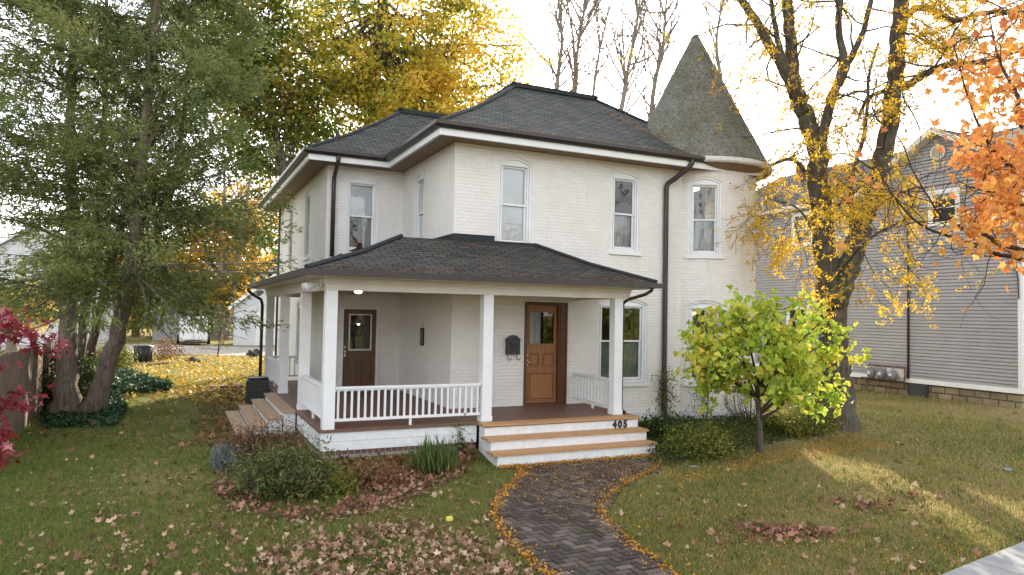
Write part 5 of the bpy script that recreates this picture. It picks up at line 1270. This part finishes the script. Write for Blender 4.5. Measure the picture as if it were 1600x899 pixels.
while len(S) < 820:   # fill of the leafy mass
    x, y = rng.uniform(1480, 1660), rng.uniform(60, 375); lim = 1518 + 40 * math.sin(y * .045) + max(0, (170 - y)) * .35 + max(0, y - 340) * 1.2
    if x > lim and rng.random() < .35 + .65 * min(1, (x - lim) / 70): S.append(px(x, y, rng.uniform(6.6, 7.7)))
for p in lo:   # the part of the crown round the trunk
    for q in p[4:11]:
        for _ in range(9): S.append(np.array(q) + rng.normal(size=3) * (.22, .22, .25) + (.25, 0, .1))
u_ = nrm(rng.normal(size=(1300, 3))) * rng.random((1300, 1)) ** .5 * (1.5, 1.5, 1.3) + OB + (.9, 0, 5.4); S += list(u_)
orleaf = leaf('orange maple leaves', [(0, (.60, .18, .09)), (.35, (.75, .31, .09)), (.7, (.84, .44, .11)), (1, (.86, .60, .20))], .5, 1.6, .45)
o = leaves('foliage', S, .115, orleaf, None, 'maple', rng, droop=.55, aspect=1, up=.1); world_parent([o], oroot)

# --- small heart leaved tree in front of the turret ---------------------------------
t = Tree(151); RB = gp(1187, 708); RY = RB[1]; rroot = troot('redbud_tree', 'small multi stemmed tree with lime and yellow heart shaped leaves before the turret', 'tree', RB)
rk = lambda *ks: [px(x, y, RY + dy) for x, y, dy in ks]
K = rk((1187, 708, 0), (1186, 660, 0), (1184, 625, 0), (1183, 600, 0)); K[0][2] -= .05
p, rr = t.limb(K, .062, .05, 4, flare=.3)
for ks in (((1184, 635, 0), (1170, 595, .2), (1140, 560, .3), (1110, 530, .3), (1100, 505, .4)), ((1184, 625, 0), (1178, 570, -.2), (1165, 520, -.3), (1160, 490, -.3)), ((1184, 615, 0), (1192, 560, .1), (1205, 510, .2), (1215, 475, .2)),
           ((1185, 630, 0), (1205, 590, -.3), (1240, 545, -.5), (1275, 510, -.6), (1290, 500, -.6)), ((1186, 650, 0), (1212, 625, .1), (1245, 595, .1), (1280, 575, .1), (1310, 560, 0)), ((1184, 620, 0), (1155, 600, -.4), (1120, 585, -.6), (1100, 575, -.7)),
           ((1186, 655, 0), (1215, 640, -.4), (1240, 615, -.6), (1262, 610, -.6)), ((1186, 645, 0), (1210, 620, -.2), (1250, 600, .2), (1285, 620, .3)), ((1185, 625, 0), (1150, 600, .2), (1120, 595, .3), (1105, 600, .3)), ((1185, 600, 0), (1190, 560, -.5), (1200, 530, -.7)), ((1185, 610, 0), (1230, 570, .0), (1285, 540, -.1)), ((1185, 600, 0), (1140, 545, -.1), (1105, 540, -.3)), ((1184, 610, 0), (1225, 540, .5), (1260, 500, .7)), ((1184, 610, 0), (1150, 540, .6), (1125, 500, .7))):
    q, r2 = t.limb(rk(*ks), .036, .009, 5)
    for k in range(12): j = t.rng.randint(6, len(q) - 1); t.grow(q[j], t.rv() + (0, 0, .3), .38, .009, 1, 3, .6, .1, .2, 4, minr=.003)
big = [x for x in t.T if x[1][0] > .045]; small = [x for x in t.T if x[1][0] <= .045]
world_parent([t.wood('trunk', BK['grey'], None, big), t.wood('branch', BK['dark'], None, small)], rroot)
rng = np.random.default_rng(16); T = t.tipP(); S = []
for c_ in T:
    for _ in range(rng.poisson(1.9)): S.append(c_ + rng.normal(size=3) * .08 - (0, 0, .03))
rbl = leaf('lime heart leaves', [(0, (.22, .40, .05)), (.4, (.40, .55, .07)), (.7, (.66, .66, .09)), (.92, (.80, .62, .10)), (1, (.78, .45, .10))], .42, 1.3, .45)
o = leaves('foliage', S, .108, rbl, None, 'heart', rng, droop=.75, up=.2); world_parent([o], rroot)
print('redbud leaves', len(S))

# --- shrubs and beds -------------------------------------------------------------------
def shrub(name, label, cat, c, rx, ry, h, nleaf, size, mat, seed, stems=26, stemm=None, shape='quad', group=None, aspect=.6, low=.05, fuzz=.1, up=.2, axis=None):
    rt_ = troot(name, label, cat, c, group); rng = np.random.default_rng(seed); t = Tree(seed); base = np.array([c[0], c[1], float(gz(c[0], c[1]))]); C = []
    for k in range(stems):
        u = rng.normal(size=2); u = u / np.linalg.norm(u) * rng.random() ** .5; top = base + (u[0] * rx, u[1] * ry, h * (1 - .45 * (u @ u)) * rng.uniform(.75, 1.1)); st_ = base + (u[0] * rx * .45, u[1] * ry * .45, 0)
        q, _ = t.limb([st_, (st_ + top) / 2 + (u[0] * rx * .2, u[1] * ry * .2, 0), top], .008, .003, 4)
        for j in range(int(low * len(q)) + 1, len(q)): C.append(q[j])
        if h > .5:
            for _ in range(3): j = rng.integers(3, len(q)); e = q[j] + rng.normal(size=3) * (.14, .14, .1); t.T.append(([q[j], e], [.004, .002])); C.append(e)
    C = np.array(C); world_parent([t.wood('stem', stemm or BK['dark'], None)], rt_)
    if nleaf:
        P = C[rng.integers(0, len(C), nleaf)] + rng.normal(size=(nleaf, 3)) * fuzz; P[:, 2] = np.maximum(P[:, 2], gz(P[:, 0], P[:, 1]) + .02)
        o = leaves('foliage', P, size, mat, None, shape, rng, up=up, aspect=aspect, axis=axis); world_parent([o], rt_)
    return rt_
dkl = leaf('dark bush leaves', [(0, (.02, .05, .015)), (.6, (.055, .10, .03)), (.9, (.12, .16, .04)), (1, (.35, .30, .05))], .3, 2, .4)
ygl = leaf('yellow green bush leaves', [(0, (.05, .10, .02)), (.5, (.16, .19, .03)), (.85, (.34, .30, .05)), (1, (.4, .2, .05))], .35, 2, .4)
brl = leaf('dry brown leaves', [(0, (.09, .045, .02)), (.5, (.24, .12, .06)), (1, (.42, .24, .12))], .3, 3, .3)
grl = leaf('silver lavender leaves', [(0, (.12, .16, .15)), (1, (.30, .36, .34))], .2, 3, .3)
redl = leaf('crimson leaves', [(0, (.09, .008, .012)), (.55, (.22, .025, .035)), (.85, (.38, .10, .12)), (1, (.55, .32, .36))], .3, 3, .4)
shrub('green_shrub', 'dense dark green perennial bush in front of the porch corner', 'shrub', gp(440, 775), .78, .5, .66, 4200, .095, leaf('olive perennial leaves', [(0, (.04, .07, .02)), (.5, (.10, .14, .04)), (.8, (.20, .19, .06)), (1, (.30, .17, .08))], .3, 3, .4), 201, 90, aspect=.24, up=.2, fuzz=.13)
shrub('green_shrub', 'olive fringe bush touching the right side of the dense dark green one', 'shrub', gp(512, 772), .42, .35, .36, 1100, .085, ygl, 202, 36, aspect=.25)
shrub('dried_flower_clump', 'rust brown dried flower stems in front of the side steps', 'dried plant', gp(425, 726), .62, .42, .78, 1500, .045, brl, 203, 70, BK['dark'], aspect=.5, low=.3)
shrub('dried_flower_clump', 'small brown seed stalks left of the rust brown stems beside the lavender', 'dried plant', gp(372, 735), .3, .3, .72, 380, .04, brl, 204, 28, BK['dark'], aspect=.5, low=.5)
shrub('lavender_plant', 'silvery grey lavender mound at the left end of the bed', 'shrub', gp(350, 738), .22, .22, .36, 2200, .09, grl, 205, 60, aspect=.10, fuzz=.05, up=0, axis=(0, 0, 1.4))
shrub('lily_clump', 'spiky green clump by the foundation, left of the front steps', 'plant', gp(676, 741), .36, .22, .34, 700, .30, leaf('strap leaves', [(0, (.04, .09, .03)), (.6, (.12, .18, .05)), (1, (.38, .32, .10))], .3, 3, .3), 206, 40, aspect=.07, fuzz=.06, up=0, axis=(0, 0, 2.2))
shrub('dried_flower_clump', 'short tan dry stalks between the bush and the spiky clump', 'dried plant', gp(585, 760), .55, .25, .22, 1500, .07, brl, 207, 50, aspect=.4)
shrub('vine', 'thin leafy sapling climbing the white skirt left of the front steps', 'vine', gp(718, 715), .10, .07, .62, 90, .07, ygl, 208, 6, aspect=.6, low=.3, fuzz=.05)
shrub('green_shrub', 'yellow green bush beside the front steps, under the turret window', 'shrub', gp(1095, 717), .62, .45, .62, 4200, .055, ygl, 209, 60)
shrub('green_shrub', 'dark low bush at the foot of the brown downspout', 'shrub', gp(1042, 688), .55, .5, .45, 2600, .06, dkl, 210, 44)
shrub('vine', 'thin vine with small yellowing leaves climbing the brown downspout', 'vine', wab(8.66, 1.72, 0), .16, .07, 1.55, 420, .06, ygl, 211, 12, aspect=.6, low=.15, fuzz=.07)
shrub('twiggy_shrub', 'dark sparse twiggy shrub against the white brick right of the downspout', 'shrub', wab(9.45, 1.2, 0), .42, .2, 1.15, 160, .055, dkl, 212, 12, fuzz=.06)
shrub('twiggy_shrub', 'bare brown twiggy shrub behind the small lime tree', 'shrub', wab(10.6, .9, 0), .8, .4, 1.05, 150, .05, brl, 213, 40, fuzz=.06)
shrub('green_shrub', 'low leafy shrub between the lime tree trunk and the locust trunk', 'shrub', gp(1250, 682), .8, .5, .55, 3000, .065, ygl, 214, 50)
shrub('twiggy_shrub', 'brownish shrub hugging the left side of the locust trunk', 'shrub', gp(1262, 668), .45, .4, 1.15, 900, .05, ygl, 215, 30)
shrub('barberry_shrub', 'reddish dry shrub left of the trailer in the back yard', 'shrub', gp(262, 562), .9, .5, 1.1, 900, .08, brl, 216, 40)
shrub('green_shrub', 'mixed red and green bush at the right of the cedar trunks', 'shrub', gp(176, 582), .8, .7, 1.2, 2400, .09, ygl, 217, 50)
shrub('green_shrub', 'dark green shrub filling the space behind the fence end', 'shrub', gp(92, 640), 1.1, .9, 1.7, 4200, .09, dkl, 218, 60)
shrub('yellow_shrub', 'back lit yellow leaved shrub glowing between the cedar trunks', 'shrub', gp(92, 625), .9, .7, 1.25, 620, .16, leaf('bright yellow leaves', [(0, (.35, .42, .03)), (1, (.75, .68, .06))], .6, 3, .3), 219, 26, shape='heart')
# bare sapling in the back yard
t = Tree(230); sb_ = gp(340, 558); sr = troot('sapling', 'thin sapling with a few pale leaves in front of the garage', 'tree', sb_)
t.limb([sb_, sb_ + (.05, 0, .8), sb_ + (.0, 0, 2.0)], .04, .02, 4)
sp_ = t.T[0][0]
for k in range(8): t.grow(sp_[k + 1], t.rv() * (1, .4, .4) + (0, 0, .5), 1.3, .02, 1, 3, .6, .1, .15, 4, minr=.009)
world_parent([t.wood('branch', BK['dark'], None)], sr)
rng = np.random.default_rng(31); T = t.tipP(); world_parent([leaves('foliage', T[rng.random(len(T)) < .6], .14, leaf('pale sapling leaves', [(0, (.3, .36, .12)), (1, (.55, .5, .2))], .5, 3, .3), None, 'quad', rng)], sr)
# crimson maple shrub poking in at the left edge
t = Tree(240); cb = np.array([-5.1, 5.6, 0.]); cb[2] = gz(cb[0], cb[1]); cr_ = troot('crimson_shrub', 'crimson leaved shrub reaching in over the fence at the left edge', 'shrub', cb)
S = []; rng = np.random.default_rng(32)
for ks in ([(-30, 640, 5.6), (-20, 560, 5.8), (10, 520, 6), (50, 530, 6.1), (80, 545, 6.2), (98, 549, 6.2)], [(-30, 640, 5.6), (-25, 540, 5.7), (5, 500, 5.8), (30, 505, 5.9)], [(-40, 700, 5.5), (-10, 635, 5.6), (20, 625, 5.7), (60, 618, 5.8)], [(-40, 720, 5.4), (-10, 680, 5.5), (10, 668, 5.5)], [(-30, 620, 5.6), (-10, 530, 5.5), (20, 515, 5.6), (45, 512, 5.6)], [(-30, 760, 5.3), (-10, 715, 5.3), (6, 700, 5.3)]):
    q, _ = t.limb([cb] + [px(*k) for k in ks], .014, .003, 5); q = q[-14:]
    for c_ in q:
        for _ in range(5): S.append(c_ + rng.normal(size=3) * (.07, .06, .045))
world_parent([t.wood('stem', BK['dark'], None)], cr_); S = np.array(S); o = leaves('foliage', S, .075, redl, None, 'oak', rng, droop=.5); world_parent([o], cr_)

# --- ground covers (uncountable) ----------------------------------------------------------
def cover(name, label, poly, n, size, mat, seed, h=.12, aspect=.7):
    rng = np.random.default_rng(seed); q = np.array([gp(*p)[:2] for p in poly]); lo_, hi_ = q.min(0), q.max(0); P = lo_ + rng.random((n * 3, 2)) * (hi_ - lo_); P = P[inpoly(P, q)][:n]
    z = gz(P[:, 0], P[:, 1]) + rng.random(len(P)) * h * (.6 + .4 * np.sin(P[:, 0] * 5) * np.cos(P[:, 1] * 4)); o = leaves(name, np.c_[P, z], size, mat, None, 'quad', rng, up=.8, aspect=aspect); tag(o, label, None, None, 'stuff')
ivy = leaf('ivy leaves', [(0, (.015, .045, .02)), (.6, (.04, .09, .04)), (1, (.12, .2, .12))], .2, 1, .3)
cover('ivy_ground_cover', 'dark ivy around the feet of the cedar trunks', [(70, 672), (180, 668), (200, 640), (185, 618), (120, 612), (60, 640)], 9000, .085, ivy, 301, .22)
cover('ivy_ground_cover', 'patch of dark ivy across the middle of the back yard', [(150, 610), (200, 618), (262, 612), (268, 604), (230, 594), (190, 588), (150, 592)], 9000, .13, ivy, 302, .3)
cover('bed_ground_cover', 'green ground cover in the bed before the turret', [(1012, 728), (1060, 730), (1140, 712), (1230, 690), (1330, 672), (1330, 655), (1180, 655), (1050, 660), (1012, 690)], 12000, .05, dkl, 303, .22)
# stones edging the bed
random.seed(6); stm = simple('bed edging stone', (.24, .215, .19), .9, .2, .3, 6, bmp=.01, bscale=15)
bl_ = smooth_line([gp(*q) for q in ((1050, 733), (1100, 729), (1145, 715), (1165, 700), (1200, 697), (1240, 691), (1290, 684), (1335, 672))], 3)
ORD = 'first second third fourth fifth sixth seventh eighth ninth tenth eleventh twelfth'.split()
for k, q in enumerate(bl_[i] for i in (2, 5, 9, 11, 12, 14, 15, 17, 18, 20)):
    bm = bmesh.new(); bmesh.ops.create_cube(bm, size=1); bmesh.ops.subdivide_edges(bm, edges=bm.edges, cuts=2, use_grid_fill=True)
    for v in bm.verts: v.co = v.co.normalized() * .6 * random.uniform(.85, 1.12) if v.co.length > .01 else v.co
    me = bpy.data.meshes.new('edging_stone'); bm.to_mesh(me); bm.free(); me.materials.append(stm); o = bpy.data.objects.new('edging_stone', me); COL.objects.link(o)
    o.location = (q[0], q[1], float(gz(q[0], q[1])) + .01); o.scale = (random.uniform(.13, .26), .10, .05); o.rotation_euler = (0, 0, random.uniform(-.4, .6)); tag(o, ORD[k] + ' flat pale stone along the turret bed edge, counted from the front steps', 'stone', 'stones edging the turret bed')

# --- grass blades ---------------------------------------------------------------------------
housepoly = [tuple(wab(a, b)[:2]) for a, b in ((-.05, -.02), (2.9, -.02), (2.9, -.95), (6.45, -.95), (6.45, 1.7), (9.3, 1.75), (10.4, 1.25), (11.6, 1.8), (12.1, 3), (11, 15), (0, 15), (0, 6), (-1.2, 6), (-1.2, 2.6), (-.05, 2.6))]
nbpoly = [tuple(wab(NA + u, NB + v)[:2]) for u, v in ((0, 0), (9.5, 0), (9.5, 14), (0, 14))]
lanep = [tuple(p) for p in lane]
def ground_pts(n, seed, y0, y1, xl, xr, power=2.):
    rng = np.random.default_rng(seed); u = rng.random(n); Y = 1 / (1 / y0 + u * (1 / y1 - 1 / y0)) if power == 2 else y0 * (y1 / y0) ** u
    X = Y * rng.uniform(xl, xr, n); return np.c_[X, Y], rng
def free(P, more=()):
    k = np.ones(len(P), bool)
    for q in (housepoly, nbpoly, lanep, walkpoly, walk2) + tuple(more): k &= ~inpoly(P, q)
    return P[k]
grassm = leaf('grass blades', [(0, (.09, .165, .035)), (.35, (.16, .225, .05)), (.6, (.28, .26, .085)), (1, (.54, .43, .23))], .4, .4, .42, grad=((1, -.35, 0), -12, 3, .40))
P, rng = ground_pts(430000, 401, 6.2, 34, -1.05, 1.05); P = free(P); z = gz(P[:, 0], P[:, 1])
patch = .5 + .5 * np.sin(P[:, 0] * 1.7 + np.sin(P[:, 1] * 1.3)) * np.cos(P[:, 1] * 1.1 + np.sin(P[:, 0] * .9)); kp = rng.random(len(P)) < .55 + .45 * patch; P, z = P[kp], z[kp]; N_ = len(P)
h = (.030 + .028 * rng.random(N_)) * (1 + P[:, 1] / 40); ang = rng.uniform(0, math.pi, N_); wd = (.0035 + .0004 * P[:, 1])
dx, dy = np.cos(ang) * wd, np.sin(ang) * wd; ln = rng.normal(size=(N_, 2)) * .018
V = np.stack([np.c_[P[:, 0] - dx, P[:, 1] - dy, z], np.c_[P[:, 0] + dx, P[:, 1] + dy, z], np.c_[P[:, 0] + ln[:, 0], P[:, 1] + ln[:, 1], z + h]], 1)
tag(fast('lawn_grass', V, 3, grassm), 'short green and straw coloured lawn grass', None, None, 'stuff')
P, rng = ground_pts(2600, 402, 6.4, 26, -.8, .8); P = free(P); Q = np.repeat(P, 9, 0) + rng.normal(size=(len(P) * 9, 2)) * .025; z = gz(Q[:, 0], Q[:, 1]); Nq = len(Q)
hh = .05 + .06 * rng.random(Nq); an_ = rng.uniform(0, math.pi, Nq); wq = .005 + .0004 * Q[:, 1]; dx, dy = np.cos(an_) * wq, np.sin(an_) * wq; ln = rng.normal(size=(Nq, 2)) * .035
tag(fast('grass_tufts', np.stack([np.c_[Q[:, 0] - dx, Q[:, 1] - dy, z], np.c_[Q[:, 0] + dx, Q[:, 1] + dy, z], np.c_[Q[:, 0] + ln[:, 0], Q[:, 1] + ln[:, 1], z + hh]], 1), 3, leaf('tuft blades', [(0, (.06, .12, .025)), (.6, (.16, .22, .05)), (1, (.40, .34, .16))], .35, 1.5, .4)), 'taller darker tufts standing out of the lawn', None, None, 'stuff')
# --- fallen leaves --------------------------------------------------------------------------
def litter(name, label, P, size, mat, rng, shape='maple', lift=.02, jz=.02, jitter=.55):
    P = np.asarray(P)[:, :2]
    if shape == 'maple' and len(P) > 20:
        k = rng.random(len(P)) < .5; Q = P[k]; P = P[~k]; zq = gz(Q[:, 0], Q[:, 1]) + lift * .7 + rng.random(len(Q)) * jz
        o2 = leaves(name, np.c_[Q, zq], size * .8, mat, None, 'curl', rng, up=1.0, droop=0, jitter=.45); tag(o2, label.replace('leaves', 'curled leaves', 1), None, None, 'stuff')
    z = gz(P[:, 0], P[:, 1]) + lift + rng.random(len(P)) * jz; o = leaves(name, np.c_[P, z], size, mat, None, shape, rng, up=1.6, droop=0, jitter=jitter, aspect=.8)
    tag(o, label, None, None, 'stuff'); return o
pinkl = leaf('fallen pink tan leaves', [(0, (.10, .05, .035)), (.25, (.25, .13, .085)), (.55, (.38, .235, .155)), (.8, (.48, .34, .23)), (.95, (.60, .48, .34)), (1, (.62, .44, .10))], .1, 1, .15, .7)
redf = leaf('fallen reddish leaves', [(0, (.09, .035, .025)), (.4, (.25, .11, .075)), (.8, (.40, .22, .15)), (1, (.52, .36, .25))], .1, 2, .2, .7)
yelf = leaf('fallen yellow leaves', [(0, (.34, .20, .04)), (.5, (.62, .42, .08)), (.85, (.78, .56, .14)), (1, (.75, .50, .30))], .2, .5, .3, .7)
oraf = leaf('tiny orange leaflets', [(0, (.30, .13, .02)), (.5, (.52, .26, .035)), (1, (.68, .38, .06))], .15, 1, .3, .7)
# left front lawn: scattered, thicker toward the walk and the bed
P, rng = ground_pts(9000, 411, 6.4, 16, -.78, .10); pxx = 800 + FPX * P[:, 0] / P[:, 1]; pyy = 480 + FPX * 2.8 / P[:, 1]
den = .10 + .75 * np.exp(-((pxx - 640) / 190) ** 2) * np.clip((pyy - 735) / 90, 0, 1) + .35 * np.exp(-((pxx - 350) / 220) ** 2) * np.clip((pyy - 740) / 90, 0, 1)
cl = .5 + .5 * np.sin(P[:, 0] * 4.1 + 2 * np.sin(P[:, 1] * 2.3)) * np.sin(P[:, 1] * 3.7 + P[:, 0]); P = P[rng.random(len(P)) < den * (.35 + .9 * cl)]; P = free(P)
litter('fallen_leaves', 'pink and tan maple leaves scattered over the left front lawn', P, .082, pinkl, rng)
def band_pts(poly, n, seed):
    rng = np.random.default_rng(seed); q = np.array([gp(*p)[:2] for p in poly]); lo_, hi_ = q.min(0), q.max(0); P = lo_ + rng.random((n * 4, 2)) * (hi_ - lo_); return free(P[inpoly(P, q)][:n]), rng
P, rng = band_pts([(330, 770), (360, 800), (450, 815), (560, 810), (640, 790), (730, 740), (745, 712), (700, 716), (640, 742), (560, 770), (520, 800), (420, 795), (345, 740)], 1250, 412)
litter('fallen_leaves', 'dense drift of reddish leaves in front of the porch bed', P, .08, redf, rng, lift=.025, jz=.05)
P, rng = band_pts([(500, 715), (745, 698), (750, 720), (700, 735), (600, 765), (530, 770), (500, 740)], 1500, 413)
litter('fallen_leaves', 'brown dry litter along the porch foundation', P, .075, brl, rng, lift=.02, jz=.03)
P, rng = band_pts([(560, 830), (640, 820), (760, 850), (830, 898), (830, 960), (360, 960), (420, 870)], 1300, 414)
litter('fallen_leaves', 'thick pink leaves at the bottom left of the brick path', P, .082, pinkl, rng, lift=.025, jz=.03)
# right lawn
P, rng = ground_pts(520, 415, 6.6, 21, .1, .8); litter('fallen_leaves', 'sparse tan leaves on the right lawn', free(P), .09, pinkl, rng)
for i, (x, y, sx, n, lb) in enumerate(((1218, 835, .42, 240, 'larger heap of pinkish leaves on the right lawn'), (1368, 796, .32, 90, 'smaller heap of pinkish leaves further back on the right lawn'), (1440, 780, .3, 28, 'thin scatter of red leaves right of the smaller heap'), (1190, 850, .3, 30, 'loose leaves left of the larger heap'))):
    rng = np.random.default_rng(420 + i); c_ = gp(x, y)[:2]; litter('leaf_pile', lb, c_ + rng.normal(size=(n, 2)) * (sx, sx * .42), .09, redf, rng, lift=.02, jz=.06)
# back yard, golden carpet
P, rng = ground_pts(60000, 431, 17, 40, -.72, -.2); pxx = 800 + FPX * P[:, 0] / P[:, 1]; pyy = 480 + FPX * 2.57 / P[:, 1]
den = np.clip((640 - pyy) / 60, .02, 1) * np.clip((pxx - 150) / 120, .12, 1) * (.55 + .45 * np.sin(P[:, 0] * 2.1) * np.cos(P[:, 1] * 1.6)); P = free(P[rng.random(len(P)) < den * .62])
litter('fallen_leaves', 'golden leaves covering the sunlit back yard', P, .115, yelf, rng, 'quad')
P, rng = ground_pts(14000, 432, 13, 24, -.70, -.25); pxx = 800 + FPX * P[:, 0] / P[:, 1]; pyy = 480 + FPX * 2.57 / P[:, 1]
P = free(P[rng.random(len(P)) < np.clip(1 - abs(pxx - 390) / 90, 0, 1) * .9 + .03]); litter('fallen_leaves', 'brown leaves lying in the shade beside the porch', P, .10, brl, rng, 'quad')
# orange leaflets along the walk edges and on the pavers
rng = np.random.default_rng(441); S = []
for line, nn2, k0 in ((wl, 620, 0), (wr, 400, 1)):
    for i in range(len(line) - 1):
        a, b = np.array(line[i]), np.array(line[i + 1]); m_ = (a + b) / 2; n_ = int(nn2 * np.linalg.norm(b - a)); u = rng.random(n_)[:, None]; d = nrm(b - a); nr = np.array([-d[1], d[0]]) * (1 if line is wl else -1)
        u = u[rng.random(len(u)) < .35 + .65 * abs(math.sin(i * 1.7 + k0) * math.cos(i * .6))]; n_ = len(u)
        S.append(a + (b - a) * u + nr * (.55 + .9 * abs(math.sin(i * .9 + k0 * 2))) * np.abs(rng.normal(size=(n_, 1))) * (.075 if i > 4 else .10) + rng.normal(size=(n_, 2)) * .02)
a, b = wab(2.9, -.93)[:2], wab(6.5, -.93)[:2]; u = rng.random(2400)[:, None]; nv2 = np.array([SY, -CY]); S.append(a + (b - a) * u + nv2 * np.abs(rng.normal(size=(2400, 1))) * .07)
S = np.concatenate(S); litter('orange_leaflets', 'band of tiny orange leaflets lining the brick path edges', S, .03, oraf, rng, 'quad', lift=.02, jz=.025)
q = np.array(walkpoly); P = q.min(0) + rng.random((30000, 2)) * (q.max(0) - q.min(0)); P = P[inpoly(P, walkpoly)]; dd_ = np.array([np.hypot(*(P[i] - gp(900, 735)[:2])) for i in range(len(P))]); P = P[rng.random(len(P)) < np.clip(1.0 - dd_ / 3.2, .05, .8)]
litter('orange_leaflets', 'tiny orange and yellow leaflets sprinkled on the brick path', P[:2600], .022, oraf, rng, 'quad', lift=.03, jz=.004)
P, rng = ground_pts(9000, 442, 6.5, 20, .05, .75); litter('orange_leaflets', 'tiny tan leaflets dusting the right lawn', free(P), .022, oraf, rng, 'quad', lift=.03, jz=.02)
P = band_pts([(1040, 742), (1100, 735), (1180, 712), (1330, 680), (1400, 700), (1200, 730), (1060, 760)], 2600, 443)[0]; litter('orange_leaflets', 'orange leaflets drifted along the turret bed edge', P, .03, oraf, rng, 'quad')
# leaves caught on the roofs
rng = np.random.default_rng(450); S = []
for k in range(900): a = rng.normal() * .18; tt = rng.random() ** .7; S.append(wab(9.3 - 1.35 * tt + a * .3, 2.0 + 2.2 * tt + a, 6.62 + .5 * (.65 + 2.2 * tt) + .25 * max(0, tt - .3)))
oS = leaves('roof_leaf_litter', [p for p in S], .05, oraf, None, 'quad', rng, up=1.5); tag(oS, 'orange leaves caught in the valley between roof and turret', None, None, 'stuff')
S = [wab(rng.uniform(2.6, 8.9), 1.36 + abs(rng.normal()) * .12, 6.585 + rng.random() * .02) for _ in range(900)]; tag(leaves('roof_leaf_litter', S, .035, oraf, None, 'quad', rng, up=1.5), 'orange leaflets along the upper gutter', None, None, 'stuff')
S = []
for _ in range(1500):
    a = rng.uniform(-.2, 6.3); b = E0 + abs(rng.normal()) * .25; S.append(wab(a, b, 3.30 + .33 * (b - E0)))
tag(leaves('roof_leaf_litter', S, .03, brl, None, 'quad', rng, up=1.5), 'brown leaflets scattered along the lower porch roof', None, None, 'stuff')
# single eye-catching fallen leaves and fruit
q = gp(702, 817); m = MB(); m.lathe((0, 0, 0), [(0, 0), (.035, .008), (.055, .04), (.045, .075), (.015, .085), (0, .08)], 16); o = m.build('fallen_fruit', simple('yellow fruit', (.62, .52, .08), .5)); o.location = q; tag(o, 'yellow round fruit lying on the left lawn near the path', 'fruit')
# --- street side, behind the camera (trees mirrored in the glass, unseen houses added to bounce sunlight) ---------------------------
for i, (x, y) in enumerate(((-16, -16), (-5, -20), (7, -18), (18, -15), (28, -22))):
    t = Tree(500 + i); b_ = np.array([x, y, -.35]); rt_ = troot('street_tree', ORD[i] + ' bare tree across the street, counted from the fence side', 'tree', b_, 'street trees across the street')
    p, rr = t.limb([b_, b_ + (.1, 0, 3), b_ + (.4, .2, 7), b_ + (0, 0, 11)], .3, .08, 5)
    for k in range(14): t.grow(p[t.rng.randint(6, len(p) - 1)], t.rv() + (0, 0, .8), 3.6, .08, 2, 3, .6, .15, .18, 4, minr=.02)
    build_tree(t, rt_, BK['dark'])
mb = MB(); mb.face([(-70, -12.5, -.45), (70, -12.5, -.45), (70, -4.5, -.45), (-70, -4.5, -.45)]) ; mb.v = [(x, y, float(gz(x, y)) + .05) for x, y, z in mb.v]
tag(mb.build('street', simple('asphalt street', (.09, .09, .09), .9, .2, .2, 3)), 'asphalt street on the camera side', None, None, 'structure')
for i, (x, w_) in enumerate(((-22, 9), (-4, 10), (14, 9))):
    e = empty('bounce_street_house', (x, -24, -.4), math.pi, ORD[i] + ' unseen pale house added across the street to bounce light, counted from the fence side', 'house', 'unseen houses added across the street')
    m = MB(); m.box(-w_ / 2, w_ / 2, 0, 7, 0, 5.6); m.build('wall', M['whitesiding'], e)
    m = MB(); P = [(-w_ / 2 - .4, -.4, 5.55), (w_ / 2 + .4, -.4, 5.55), (w_ / 2 + .4, 7.4, 5.55), (-w_ / 2 - .4, 7.4, 5.55)]; A_, B2 = (-w_ / 2 - .4, 3.5, 8.6), (w_ / 2 + .4, 3.5, 8.6)
    m.face([P[0], P[1], B2, A_]); m.face([P[2], P[3], A_, B2]); m.face([P[1], P[2], B2]); m.face([P[3], P[0], A_]); m.face(P[::-1]); m.build('roof', M['greyroof'], e)
    for u in (-3, 0, 3):
        for z in (1, 3.6):
            if u == 0 and z == 1: m = MB(); m.box(-.5, .5, -.05, -.001, 0, 2.1); m.build('door', M['browndoor'], e); continue
            m = MB(); m.box(u - .5, u + .5, -.04, -.001, z, z + 1.4); m.build('window', M['plastic'], e)
